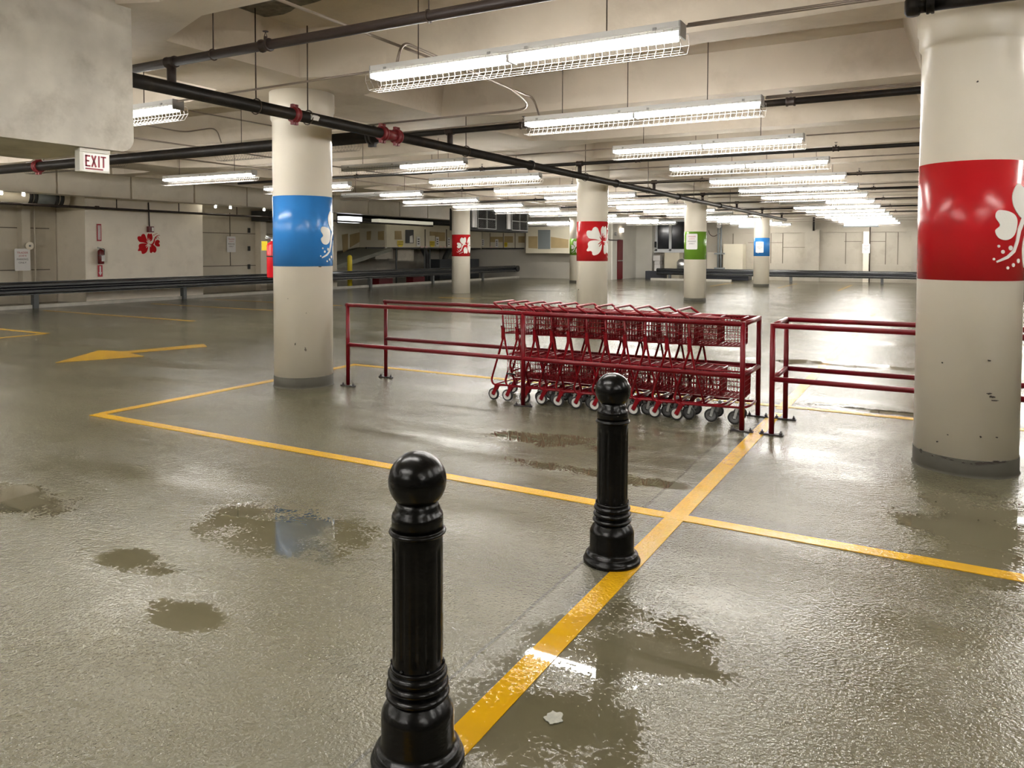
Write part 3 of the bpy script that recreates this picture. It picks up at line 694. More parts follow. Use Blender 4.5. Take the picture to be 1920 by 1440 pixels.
# bent conduits by the two nearest fixtures
def cond(pts, label, r=.012, fr=.12): tag(MB().tube(fillet(pts, fr, 8), r, 8).build('conduit', CONDUIT), label, 'conduit')
Xb = -3.72
zb = AX(560, 62, Xb).z
cond([(Xb, 1.2, 3.16), (Xb, 7.16, 3.16), (Xb, 7.30, 2.985)], 'long straight conduit passing over the nearest light and bending down to the next')
pa = AZ(737, 118, 2.985); 
cond([(pa.x, 4.74, 2.985), (pa.x+.01, 4.80, 3.17), (pa.x+.02, 6.6, 3.12), (pa.x-.02, 7.05, 3.02), (-7.0, 7.05, 3.02)], 'conduit arching up from the nearest light then turning left', fr=.35)
q1 = AZ(240, 212, 2.99); q2 = AZ(335, 190, 2.99)
cond([AX(236, 228, -10.5), AX(345, 248, -10.2), AX(405, 239, -10.0), AX(415, 268, -10.0)], 'bent conduit dropping to the unlit fixture left of the blue column', .011)
cond([AX(330, 203, -9.0), AX(510, 236, -9.0)], 'slim dark conduit between the left lights and blue column', .011)
# ------------------------------------------------------------------ sprinkler pipes
XM, ZM, ZB = -5.45, 2.86, 3.07
t = thing('sprinkler_main', (XM, 20, ZM-.06), 'thick black sprinkler main running away from the concrete block to the back', 'pipe')
MB().tube([(XM, 3.3, ZM), (XM, 33.5, ZM)], .057, 20).build('pipe', PIPE, t)
def coupling(cx, cy, cz, ax, R, Lh, par, m_=COUP, bolts=True, name='coupling'):
    m = MB(); prof = [(R*.98, -Lh), (R*1.28, -Lh), (R*1.35, -Lh*.7), (R*1.35, -Lh*.3), (R*1.22, -Lh*.2), (R*1.22, Lh*.2), (R*1.35, Lh*.3), (R*1.35, Lh*.7), (R*1.28, Lh), (R*.98, Lh)]
    m.lathe(prof, (cx, cy, cz), 20, ax)
    if bolts:
        for s in (-1, 1):
            for e in (-.6, .6):
                c = Vector((cx, cy, cz+s*R*1.45)); d = (YN if ax == 'Y' else XN)*Lh*e
                m.obox(c+d, XN, YN, Z, R*.28, R*.28, R*.28)
    return m.build(name, m_, par)
coupling(XM, AX(552, 212, XM).y, ZM, 'Y', .057, .035, t)
yt = 6.93
m = MB(); m.lathe([(.06, -.16), (.06, .16)], (XM, yt, ZM), 20, 'Y'); m.lathe([(.06, -.12), (.06, 0)], (XM, yt, ZM), 20, 'X'); m.build('tee', COUP, t)
coupling(XM, yt-.13, ZM, 'Y', .062, .04, t); coupling(XM, yt+.13, ZM, 'Y', .062, .04, t)
BRY = [4.1, 8.17, 12.25, 16.3, 20.35, 24.4, 28.45, 32.5]
for y in BRY:
    m = MB(); m.tube([(XM, y, ZM), (XM, y, ZB)], .036, 12); m.lathe([(.044, -.06), (.048, -.045), (.044, -.03), (.044, .03), (.048, .045), (.044, .06)], (XM, y, ZB), 14, 'X'); m.build('riser', PIPEB, t)
for y in (10.4, 14.0, 18.1, 22.2): coupling(XM, y, ZM, 'Y', .057, .03, t, PIPE, False)
for y in (AX(480, 195, XM).y, AX(577, 212, XM).y, 8.55, 12.5, 15.9, 19.5, 23.5):
    m = MB(); m.tube([(XM+.07*math.cos(a), y, ZM+.0+.07*math.sin(a)) for a in [2*PI*i/16 for i in range(16)]], .006, 6, closed=True)
    m.tube([(XM, y, ZM+.07), (XM, y, ZP)], .006, 6); m.build('hanger', ROD, t)
p = AX(590, 217, XM+.058); MB().obox((XM+.02, p.y, ZM+.02), YN, Vector((.5, 0, .87)), Vector((.87, 0, -.5)), .05, .022, .0575).build('sticker', SIGNW, t)
for i, y in enumerate(BRY):
    x0, x1 = (-14, 5.6)
    if i == 0: x0, x1 = -9, 3.0
    t = thing('sprinkler_branch', ((x0+x1)/2, y, ZB-.04), ('nearest thin black sprinkler branch pipe crossing the top of the picture' if i == 0 else '%s black sprinkler branch pipe from the front, crossing over the main' % ORD[i]), 'pipe', 'sprinkler branch pipes')
    R = .036 if i < 2 else .030
    MB().tube([(x0, y, ZB), (x1, y, ZB)], R, 14).build('pipe', PIPE if i else PIPEB, t)
    for j, hx in enumerate((-10.5, -7.45, -4.38, -1.30, 1.8)):
        if hx > x1 or hx < x0: continue
        m = MB(); m.lathe([(R*1.0, -.045), (R*1.35, -.045), (R*1.35, -.03), (R*1.15, -.02), (R*1.15, .02), (R*1.35, .03), (R*1.35, .045), (R, .045)], (hx, y, ZB), 14, 'X')
        m.lathe([(.014, R), (.014, R+.03)], (hx, y, ZB), 8); m.tube([(hx-.014, y, ZB+R+.03), (hx, y, ZB+R+.065), (hx+.014, y, ZB+R+.03)], .003, 5); m.lathe([(.022, R+.065), (.022, R+.069)], (hx, y, ZB), 12)
        m.build('sprinkler_head', PIPEB, t)
    for hx in (-4.95, -2.9, .1) if i == 0 else (-8.6, -3.05, .3):
        m = MB(); m.tube([(hx, y+(R+.006)*math.cos(a), ZB+(R+.006)*math.sin(a)) for a in [2*PI*q/14 for q in range(14)]], .005, 6, closed=True); m.tube([(hx, y, ZB+R), (hx, y, ZP)], .005, 6); m.build('hanger', ROD, t)
t = thing('cross_main', (-10.5, yt, ZM-.08), 'thick black pipe crossing left behind the exit sign and blue column', 'pipe')
MB().tube([(XM-.1, yt, ZM), (-18.5, yt, ZM)], .072, 20).build('pipe', PIPE, t)
p = AY(72, 312, yt); coupling(p.x, yt, ZM, 'X', .074, .05, t)
coupling(XM-.25, yt, ZM, 'X', .07, .045, t, PIPE)
# elbow pipe in front of the right column
t = thing('elbow_pipe', (1.2, 5.35, 2.97), 'thick black pipe with an elbow in front of the right column top', 'pipe')
p = AZ(1712, 14, 3.0); m = MB(); m.tube([(p.x+.06, p.y, 3.0), (3.2, p.y, 3.0)], .037, 14); m.tube(fillet([(p.x+.07, p.y, 3.0), (p.x, p.y, 3.0), (p.x, p.y, 3.32)], .05), .04, 14); m.build('pipe', PIPE, t)
coupling(p.x+.09, p.y, 3.0, 'X', .038, .022, t, PIPE, False); MB().lathe([(.0001, -.052), (.035, -.05), (.047, -.03), (.047, .04), (.04, .05)], (p.x, p.y, 3.0), 18, 'Z').build('elbow', PIPE, t)
# thin pipe under the edge beam on the left
z1 = 2.74
t = thing('beam_pipe', (-21.0, 18, z1-.05), 'long thin dark pipe hung below the left edge beam', 'pipe')
MB().tube([(-21.0, 6, z1), (-21.0, 30, z1-.04)], .035, 10).build('pipe', PIPEB, t)
for y in (13.9, 16.0, 18.3, 21):
    MB().tube([(-21.0, y, z1), (-21.0, y, 3.3)], .014, 6).build('hanger', PIPEB, t)
coupling(-21.0, 13.3, z1, 'Y', .038, .05, t, PIPEB, False)
# two fine cables along the left light line and a cross of thin pipes in the distance
cond([(-11.3, 4.5, 3.1), (-11.3, 36, 3.1)], 'thin conduit running away between the left light lines', .014)
cond([(-9.9, 5.0, 3.12), (-9.9, 36, 3.12)], 'thin conduit running away just left of the middle lights', .012)
# ------------------------------------------------------------------ exit sign
pL, pR = AX(148, 275, -5.24), AX(204, 281, -5.24); pb = AX(204, 325, -5.24)
y0, y1, zt, zb_ = pL.y, pR.y, 2.262, 2.262-.165
t = thing('exit_sign', (-5.24, (y0+y1)/2, zb_), 'white exit sign with red letters under the concrete block', 'exit sign')
MB().box(-5.29, -5.235, y0, y1, zb_, zt).build('housing', mat('exit_white', (.78, .77, .70), .4), t)
MB().box(-5.236, -5.228, y0-.002, y1+.002, zt-.028, zt).build('top_cap', MATS['exit_white'], t)
MB().box(-5.236, -5.231, y0+.028, y1-.008, zb_+.014, zt-.038).build('panel', EXITP, t)
cy, wy = (y0+y1)/2+.006, (y1-y0)
m = MB()
def bar(ya, za, yb, zb2, w):
    a = Vector((0, ya, za)); b = Vector((0, yb, zb2)); u = (b-a).normalized(); v = Vector((0, -u.z, u.y)); c = (a+b)/2
    m.obox((-5.229, c.y, c.z), u, v, XN, (b-a).length/2, w/2, .0015)
H0, H1 = zb_+.036, zt-.048; bw = .0105
ex = y0+.043; k = (y1-y0-.06)/4
bar(ex, H0, ex, H1, bw)
for zz, l in ((H0+bw/2, .030), ((H0+H1)/2, .022), (H1-bw/2, .030)): bar(ex-bw/2, zz, ex+l, zz, bw)
xx = ex+.042; bar(xx, H0, xx+.030, H1, bw); bar(xx+.030, H0, xx, H1, bw)
xi = xx+.030+.022; bar(xi, H0, xi, H1, bw)
xt = xi+.034; bar(xt, H0, xt, H1, bw); bar(xt-.019, H1-bw/2, xt+.019, H1-bw/2, bw)
bar(ex-bw/2, zb_+.022, xt-.004, zb_+.022, .009)
m.build('lettering', EXITR, t)
# ------------------------------------------------------------------ fire extinguishers
def extinguisher(c, n, h, r, label, tagc=True, sc_=1, body=None):
    c = Vector(c); t = thing('fire_extinguisher', c, label, 'fire extinguisher')
    MB().lathe([(r*.9, 0), (r, .02*sc_), (r, h*.80), (r*.85, h*.86), (r*.4, h*.90), (r*.28, h*.93)], c, 20).build('body', body or EXTR, t)
    m = MB(); m.lathe([(r*.35, h*.90), (r*.35, h*.96)], c, 12); u = Z.cross(Vector(n)).normalized()
    m.tube([c+Z*h*.96, c+Z*h*.99-u*r*1.2], .010*sc_, 8); m.tube([c+Z*h*.97, c+Z*h*1.04-u*r*1.1], .008*sc_, 8); m.tube([c+Z*h*.95, c+Z*h*.95+u*r*.7], .012*sc_, 8)
    m.build('valve', STEEL, t)
    MB().lathe([(r*1.03, h*.52), (r*1.03, h*.55)], c, 20).build('strap', RUBBER, t)
    MB().tube(fillet([c+Z*h*.95+u*r*.5, c+Z*h*.92+u*r*1.3, c+Z*h*.4+u*r*1.2], .06), .012*sc_, 8).build('hose', RUBBER, t)
    return t
p = AY(512, 517, 6.85); px = p.x
t = extinguisher((px, 6.85, 1.20), (-px, -6.85, 0), .50, .075, 'large red fire extinguisher with yellow tag behind the blue column')
q = AY(496, 461, 6.80); u = Vector((math.cos(_y), math.sin(_y), 0)); m = MB(); m.obox(q, u, Z, u.cross(Z), .036, .058, .002); m.build('tag', TAG, t)
MB().obox((px+.09, 6.82, 1.45), XN, YN, Z, .03, .02, .12).build('bracket', RUBBER, t)
p = AX(189, 495, -21.18); extinguisher((-21.17, p.y, p.z), XN, .47, .085, 'small dark red fire extinguisher on the cream left wall', body=mat('dark_red', (.14, .008, .01), .25))
MB().box(-21.095, -21.085, p.y-.03, p.y+.07, p.z+.08, p.z+.26).build('instruction_label', SIGNW, bpy.data.objects['fire_extinguisher.001'])
p = AY(1187, 487, 41.4); extinguisher((p.x, 41.38, p.z), -YN, .42, .09, 'tiny red fire extinguisher on the far white wall corner')
def vsign(p, n, w, h, label, col, inner=None, txt=None):
    p = Vector(p); n = Vector(n); u = Z.cross(n).normalized(); t = thing('wall_sign', p-Z*h/2, label, 'sign')
    m = MB(); m.obox(p, u, Z, n, w/2, h/2, .006); m.build('plate', col, t)
    if inner: m = MB(); m.obox(p+n*.006, u, Z, n, w*.3, h*.42, .002); m.build('panel', inner, t)
    if txt:
        m = MB(); text_mesh(m, txt, p-Z*(h*.40)+n*.010+u*(w*.13), Z, -u, w*.24, h*.8, align=0); m.build('lettering', SIGNR, t)
    return t
p = AX(186, 436, -21.28); vsign((-21.285, p.y, p.z), XN, .13, .50, 'narrow upright fire extinguisher sign on the cream left wall', SIGNR, SIGNW, 'FIRE EXTINGUISHER')
p = AX(188, 508, -21.28); t = vsign((-21.285, p.y, p.z), XN, .14, .34, 'red sign with white down arrow below the small extinguisher', SIGNR)
m = MB(); yy, zz = p.y, p.z; m.prism([(yy-.022, zz+.14), (yy+.022, zz+.14), (yy+.022, zz-.04), (yy+.05, zz-.04), (yy, zz-.14), (yy-.05, zz-.04), (yy-.022, zz-.04)], -21.28, -21.275, lambda a, b, w: (w, a, b)); m.build('arrow', SIGNW, t)
p = AY(1186, 454, 41.4); vsign((p.x, 41.48, p.z), -YN, .12, .42, 'narrow fire extinguisher sign on the far white wall corner', SIGNR, SIGNW)
# alarm with conduit above the wall flower
p = AX(284, 430, -21.2); t = thing('fire_alarm', (-21.28, p.y, p.z-.09), 'small dark red alarm strobe above the wall flower', 'alarm')
MB().box(-21.3, -21.2, p.y-.09, p.y+.09, p.z-.09, p.z+.09).build('body', mat('alarm_red', (.14, .01, .015), .4), t)
MB().box(-21.2, -21.185, p.y+.01, p.y+.07, p.z-.06, p.z+.06).build('strobe_lens', WHITEV, t)
MB().tube([(-21.27, p.y-.02, p.z+.08), (-21.27, p.y-.04, 3.0)], .018, 8).build('conduit', PIPEB, t)
# ------------------------------------------------------------------ guardrails
def guard(pts, z0, label, posts, out):
    """pts: two ends; out: unit vector towards the viewer"""
    a, b = Vector(pts[0]), Vector(pts[1]); u = (b-a).normalized(); out = Vector(out); Lg = (b-a).length
    t = thing('guardrail', (a+b)/2, label, 'guardrail', 'black corrugated steel guardrails')
    prof = [(0, 0), (.0, .02), (.08, .06), (.08, .11), (.01, .150), (.01, .160), (.01, .170), (.08, .21), (.08, .26), (0, .30), (0, .32), (-.008, .32), (-.008, .30), (.068, .255), (.068, .215), (-.004, .17), (-.004, .15), (.068, .105), (.068, .065), (-.008, .02), (-.008, 0)]
    m = MB(); m.prism([(c, d*1.08) for c, d in prof], 0, Lg, lambda c, d, w: a+u*w+out*c+Z*(z0+d)); m.build('rail', GUARD, t)
    for s in posts:
        c = a+u*s; m = MB(); m.obox(c-out*.09+Z*(z0+.28)/2, u, out, Z, .06, .075, (z0+.28)/2); m.build('post', GPOST, t)
    return t
guard(((-20.42, 5, 0), (-20.42, 37.2, 0)), .36, 'long black guardrail along the left side aisle', [6.26-4.5+4.5*i for i in range(8)]+[1.9], (1, 0, 0))
guard(((-13.1, 39.75, 0), (11, 39.75, 0)), .26, 'black guardrail in front of the far back wall', [.7, 5.3, 6.9, 11.0, 15.4, 19.9], (0, -1, 0))
MB_ = MB(); MB_.lathe([(.17, -.06), (.17, .06)], (-20.36, 37.3, .53), 14, 'X'); tag(MB_.build('guardrail_end', GUARD), 'rounded black end piece closing the left guardrail', 'guardrail end')
# ------------------------------------------------------------------ left side: duct, pipe, recess light panel
p0, p1 = AX(30, 373, -21.9), AX(125, 373, -21.9)
t = thing('air_duct', (-21.9, (p0.y+p1.y)/2, 2.75), 'round duct with grey middle and black bands below the left beam', 'duct')
zc = 3.0; mid = (p0.y+p1.y)/2; hl = (p1.y-p0.y)/2
MB().tube([(-21.9, mid-hl*2.3, zc), (-21.9, mid-hl, zc), (-21.9, mid-hl*.55, zc), (-21.9, mid+hl*.55, zc), (-21.9, mid+hl*.95, zc)], [.2, .24, .25, .25, .24], 20).build('shell', CREAM, t)
MB().tube([(-21.9, mid-hl*.45, zc), (-21.9, mid+hl*.45, zc)], .262, 20).build('grey_sleeve', GPAN, t)
for s in (-.6, -.42, .42, .62): MB().tube([(-21.9, mid+s*hl-.05, zc), (-21.9, mid+s*hl+.05, zc)], .268, 20).build('band', RUBBER, t)
p = AX(48, 420, -22.5); t = thing('wall_pipe', (-22.55, p.y, 0), 'white vertical pipe boxing on the far left wall', 'pipe')
MB().box(-22.7, -22.45, p.y-.13, p.y+.10, 0, 3.28).build('boxing', WALL, t)
MB().tube([(-22.42, p.y+.20, 0), (-22.42, p.y+.20, 3.0)], .02, 8).build('thin_pipe', WALL, t)
p = AX(55, 461, -22.4); t = thing('wall_gauge', (-22.45, p.y, p.z-.1), 'small round white gauge beside the far left sign', 'gauge')
MB().lathe([(.11, -.03), (.11, .03)], (-22.4, p.y, p.z), 20, 'X').build('face', CREAM, t); MB().lathe([(.03, -.04), (.03, .04)], (-22.4, p.y, p.z), 10, 'X').build('center_boss', GPAN, t)
p = AX(491, 480, -22.5); tag(MB().box(-22.7, -22.4, p.y-.14, p.y+.14, 0, 3.0).build('wall_pilaster', CREAM), 'narrow cream pilaster on the left wall next to the blue column', 'pilaster')
for i, (px_, py_) in enumerate(((468, 432), (468, 466), (468, 500))):
    p = AX(px_, py_, -22.65); tag(MB().box(-22.7, -22.66, p.y-.05, p.y+.05, p.z-.09, p.z+.09).build('door_hinge', RUBBER), '%s black hinge on the recessed left panel' % ('top', 'middle', 'bottom')[i], 'hinge', 'black hinges on the left panel')
a, b = AX(478, 390, -22.3), AX(515, 410, -22.3); tag(MB().box(-22.5, -21.6, a.y, b.y+.4, 2.62, 3.0).build('ceiling_box', DARK), 'black box hung under the beam just left of the blue column', 'box')
for i, (px_, py_) in enumerate(((2, 357), (44, 362), (404, 384), (432, 386), (495, 391))):
    p = AX(px_, py_, -20.95); m = MB(); m.lathe([(.03, -.03), (.04, .0), (.03, .04)], (p.x, p.y, 2.97), 12); tag(m.build('beam_lamp', mat('dim_lamp', (.8, .8, .7), .5, emit=(1, .95, .8), estr=18)), '%s small glowing lamp under the left edge beam, from the left' % ('first', 'second', 'third', 'fourth', 'fifth')[i], 'lamp', 'small lamps under the left beam')
# ------------------------------------------------------------------ drywall soffit over the ramp
t = thing('drywall_soffit', (-23.5, 32, 1.67), 'cream drywall soffit box with bare tan patches over the ramp', 'soffit')
ZB0, ZT0 = 1.68, 2.86
MB().box(-24.6, -23.0, 28.9, 37.8, ZB0, ZT0).build('main_box', DRYW, t)
m = MB(); pl = [(23.6, 1.02), (28.9, ZB0), (28.9, ZT0), (23.6, 2.62)]; m.prism(pl, -25.2, -24.6, lambda a, b, w: (w, a, b)); m.build('sloping_wing', DRYW, t)
def patch(poly, X=None, Y=None, par=t, m_=TAN, name='bare_patch', d=.02):
    if X is not None: pts = [AX(x, y, X) for x, y in poly]; m = MB(); m.prism([(q.y, q.z) for q in pts], X, X+d, lambda a, b, w: (w, a, b))
    else: pts = [AY(x, y, Y) for x, y in poly]; m = MB(); m.prism([(q.x, q.z) for q in pts], Y, Y-d, lambda a, b, w: (a, w, b))
    return m.build(name, m_, par)
patch([(656, 440), (676, 435), (676, 452), (656, 464)], X=-24.6)
patch([(641, 440), (652, 438), (652, 468), (643, 474)], X=-24.6)
patch([(688, 434), (696, 433), (695, 450), (688, 450)], Y=28.9); patch([(709, 434), (720, 433), (720, 450), (709, 450)], Y=28.9)
patch([(740, 433), (752, 433), (753, 449), (740, 449)], X=-23.0)
patch([(806, 434), (834, 436), (834, 452), (816, 452), (816, 442), (806, 442)], X=-23.0)
patch([(760, 431), (775, 431), (775, 456), (760, 456)], X=-23.0, m_=mat('dark_louver', (.035, .037, .037), .5), name='louver_panel'); patch([(768, 443), (773, 441), (774, 455), (768, 455)], X=-22.98, m_=SIGNW, name='paper_notice')
for x_ in (797, 837): patch([(x_-.7, 430), (x_+.7, 430), (x_+.7, 464), (x_-.7, 464)], X=-23.0, m_=MATS['groove_shadow'], name='seam')
m = MB(); m.box(-23.05, -22.96, 27.5, 37.6, ZB0-.07, ZB0+.0); m.build('edge_bumper', RUBBER, t)
for i, (xa, xb) in enumerate(((788, 793), (797, 801), (824, 828), (832, 836), (919, 923), (928, 932))):
    if xa < 850: patch([(xa, 461.5), (xb, 461.5), (xb, 464.5), (xa, 464.5)], X=-22.97, m_=PINK, name='reflective_tape')
    else: patch([(xa, 462), (xb, 462), (xb, 465), (xa, 465)], Y=37.84, m_=PINK, name='reflective_tape')
# rear part of the soffit on the back wall
t2 = thing('drywall_soffit', (-21.6, 37.85, 1.68), 'cream drywall soffit strip below the dark louvered units', 'soffit')
MB().box(-23.0, -20.2, 37.86, 37.9, 1.69, 2.72).build('main_box', DRYW, t2)
patch([(919, 444), (943, 444), (943, 454), (919, 454)], Y=37.86, par=t2); patch([(946, 443), (962, 443), (962, 455), (946, 455)], Y=37.86, par=t2); patch([(972, 443), (984, 443), (984, 455), (972, 455)], Y=37.86, par=t2)
for x_ in (919, 944, 966): patch([(x_-.5, 437), (x_+.5, 437), (x_+.5, 465), (x_-.5, 465)], Y=37.86, par=t2, m_=MATS['groove_shadow'], name='seam')
patch([(896, 436), (902, 436), (902, 464), (896, 464)], Y=37.8, par=t2, m_=RUBBER, name='black_downpipe')
m = MB(); m.box(-23.0, -20.25, 37.8, 37.9, 1.62, 1.69); m.build('edge_bumper', RUBBER, t2)
# big white box with grey panel
t3 = thing('bulkhead_box', (-18.2, 37.5, 1.39), 'large cream bulkhead box with grey access panel, left of the red column', 'bulkhead')
a, b = AY(986, 430, 37.3), AY(1100, 474.5, 37.3)
MB().box(a.x, b.x, 37.3, 37.9, 1.39, 2.85).build('main_box', DRYW, t3)
patch([(1009, 431), (1032, 431), (1032, 467), (1009, 467)], Y=37.3, par=t3, m_=GPAN, name='access_panel')
patch([(991, 443), (1008, 443), (1008, 466), (991, 465)], Y=37.3, par=t3); patch([(1033, 444), (1066, 449), (1066, 465), (1033, 465)], Y=37.3, par=t3)
# signs on the soffit
def yshield(x, y, X, Y, w, h, label):
    p = AX(x, y, X) if X is not None else AY(x, y, Y)
    f_ = (lambda a, b, d: (X+.03+d, p.y+a, p.z+b)) if X is not None else (lambda a, b, d: (p.x+a, Y-.03-d, p.z+b))
    tt = thing('warning_sign', Vector(f_(0, -h/2, 0)), label, 'sign', 'yellow warning signs on the soffit')
    m = MB(); m.prism([(-w/2, h/2), (w/2, h/2), (w/2, -h*.2), (w*.3, -h/2), (-w*.3, -h/2), (-w/2, -h*.2)], 0, .012, f_); m.build('plate', YELL, tt)
    m = MB()
    for k in (.36, .13, -.10): m.prism([(-w*.45, h*k), (w*.45, h*k), (w*.45, h*(k-.09)), (-w*.45, h*(k-.09))], .0, .016, f_)
    m.build('black_lines', SIGNK, tt)
yshield(749.5, 457, -23.0, None, .46, .30, 'yellow warning sign on the soffit, leftmost of four')
yshield(809.5, 457.5, -23.0, None, .42, .30, 'yellow warning sign on the soffit, second from left')
yshield(892, 457, None, 37.86, .24, .33, 'yellow warning sign right of the small red column')
yshield(949, 459, None, 37.86, .2, .26, 'yellow warning sign furthest right on the soffit')
def wnote(x, y, X, Y, w, h, label):
    p = AX(x, y, X) if X is not None else AY(x, y, Y)
    f_ = (lambda a, b, d: (X+.03+d, p.y+a, p.z+b)) if X is not None else (lambda a, b, d: (p.x+a, Y-.03-d, p.z+b))
    tt = thing('notice_sign', Vector(f_(0, -h/2, 0)), label, 'sign', 'white notice signs on the soffit')
    MB().prism([(-w/2, h/2), (w/2, h/2), (w/2, -h/2), (-w/2, -h/2)], 0, .012, f_).build('plate', SIGNW, tt)
    m = MB()
    for k in (.30, .06, -.18): m.prism([(-w*.25, h*k), (w*.25, h*k), (w*.25, h*(k-.1)), (-w*.25, h*(k-.1))], 0, .016, f_)
    m.build('dark_blocks', SIGNK, tt)
wnote(783.5, 453, -23.0, None, .30, .50, 'narrow white notice right of the dark louver panel'); wnote(819, 453, -23.0, None, .28, .5, 'narrow white notice between two yellow signs'); wnote(840.5, 454, -23.0, None, .26, .5, 'narrow white notice beside the small red column')
wnote(906, 455, None, 37.86, .15, .42, 'narrow white notice right of the small red column'); wnote(932, 456, None, 37.86, .2, .45, 'narrow white notice below the louvered units')
# things below the soffit
p = AX(724, 467, -22.9); t = thing('hanging_ball', (p.x, p.y, p.z-.09), 'white ball hanging on a wire in front of the soffit', 'ball')
m = MB(); R = .085; m.lathe([(R*math.sin(a), -R*math.cos(a)) for a in [PI*i/10 for i in range(1, 10)]], (p.x, p.y, p.z), 14); m.build('ball', SIGNW, t); MB().tube([(p.x, p.y, p.z+.08), (p.x, p.y, 3.3)], .008, 5).build('wire', ROD, t)
tag(MB().box(-24.2, -23.6, AX(746, 480, -23.6).y, AX(776, 480, -23.6).y, 1.0, 1.68).build('utility_box', WALLD), 'grey utility box hanging below the soffit', 'box')
tag(MB().box(-24.4, -23.9, AX(704, 480, -23.9).y, AX(742, 480, -23.9).y, 1.1, 1.68).build('utility_box', WALLD), 'wide grey utility box below the soffit, left of the other', 'box')
m = MB(); X_ = -23.2; m.tube(fillet([AX(793, 465, X_), AX(802, 484, X_), AX(801, 510, X_), AX(801, 532, X_)], .3), .16, 10); tag(m.build('drain_pipe', RUBBER), 'thick black bent pipe dropping from the soffit, left one', 'pipe')
m = MB(); m.tube(fillet([AX(846, 465, X_), AX(833, 484, X_), AX(833, 510, X_), AX(833, 532, X_)], .3), .15, 10); tag(m.build('drain_pipe', RUBBER), 'thick black bent pipe beside the small red column', 'pipe')
for x_, l_ in ((743, 'left'), (806, 'right'), (796, 'middle')):
    a = AX(x_, 500, -23.0); tag(MB().tube([(-23.0, a.y, 0), (-23.0, a.y, ZB0)], .04, 8).build('post', GPOST), '%s slim grey post under the soffit' % l_, 'post', 'slim grey posts under the soffit')
p = AX(656, 540, -21.2); tag(MB().lathe([(.10, 0), (.10, 1.25), (.07, 1.32), (.0001, 1.34)], (-21.2, p.y, 0), 16).build('yellow_bollard', YELL), 'yellow bollard behind the left guardrail', 'bollard')
for i, (xa, xb) in enumerate(((704, 730), (768, 790))):
    a, b = AX(xa, 533, -21.6), AX(xb, 533, -21.6); tag(MB().box(-21.8, -21.4, a.y, b.y, 0, .28).build('low_block', MAROON), '%s dark red low block behind the guardrail' % ('left', 'right')[i], 'block')
MB().prism([(23.4, .35), (28.9, 1.5), (28.9, 1.66), (23.4, .55)], -24.6, -22.6, lambda a, b, w: (w, a, b)).build('sloping_underside', mat('grey_green_slab', (.20, .20, .16), .7, noise=.1), t)
p = AX(904, 510, -23.5); tag(MB().box(-24.0, -23.0, 33.5, 37.5, 0, 1.05).build('dark_machine', mat('dark_machine', (.04, .045, .05), .6)), 'dark machine housing behind the guardrail beside the column', 'machine')
# pale strip light and dark pipes above the soffit
p, q = AX(703, 413, -22.5), AX(806, 416, -22.5); tag(MB().box(-22.7, -22.3, p.y, q.y, 2.83, 2.98).build('strip_panel', mat('pale_strip', (.8, .78, .66), .5, emit=(1, .95, .75), estr=.12)), 'long pale strip light under the left beam near the soffit', 'light')
p, q = AX(640, 411, -21.6), AX(672, 411, -21.6); tag(MB().box(-21.8, -21.4, p.y, q.y, 2.70, 2.95).build('strip_panel', LBOX), 'short bright white strip light just right of the blue column', 'light')
tag(MB().box(-26, -23.1, 25.2, 37.6, 2.87, 2.98).build('dark_tray', DARK), 'black tray running over the drywall soffit', 'tray')
# ------------------------------------------------------------------ louvered units
Xl = -16.3; a, b = AX(882, 400, Xl), AX(990, 400, Xl)
t = thing('louvered_unit', (Xl-.5, (a.y+b.y)/2, 2.4), 'large black air unit with two white framed lattice grilles', 'air unit')
zt_, zb2 = 3.25, AX(934, 433, Xl).z
MB().box(Xl-1.0, Xl, a.y, b.y, zb2-.02, zt_).build('housing', DARK, t)
for (xa, xb, ya) in ((895, 930, 431.5), (959, 989, 435)):
    p, q = AX(xa, ya, Xl+.05), AX(xb, ya, Xl+.05); z0_ = zb2+.05; z1_ = zt_-.02
    fr = MB(); w = .032
    for (c0_, c1_) in ((p.y, p.y+w), (q.y-w, q.y), ((p.y+q.y)/2-w*.4, (p.y+q.y)/2+w*.4)): fr.box(Xl, Xl+.08, c0_, c1_, z0_, z1_)
    for zz in (z0_, z0_+(z1_-z0_)*.5, z1_-w): fr.box(Xl, Xl+.08, p.y, q.y, zz, zz+w)
    g_ = fr.build('grille_frame', mat('grille_frame_white', (.42, .43, .43), .5), t)
    m = MB(); n_ = 9; W_, H_ = q.y-p.y, z1_-z0_
    for i in range(-n_, n_+1):
        for sg in (1, -1):
            pts = []
            for k in range(21):
                yy = p.y+W_*k/20; zz = z0_+H_*.5+sg*(yy-(p.y+q.y)/2)*.62+i*H_/n_*1.0
                if z0_ < zz < z1_: pts.append((Xl+.03, yy, zz))
            if len(pts) > 1: m.tube([pts[0], pts[-1]], .016, 4)
    m.build('lattice', mat('lattice_grey', (.10, .10, .10), .6), g_)
for (xa, xb) in ((884, 888), (889, 891.5), (949.5, 955)):
    p, q = AX(xa, 410, Xl), AX(xb, 410, Xl); MB().box(Xl, Xl+.06, p.y, q.y, zb2+.1, zt_).build('white_bar', SIGNW, t)
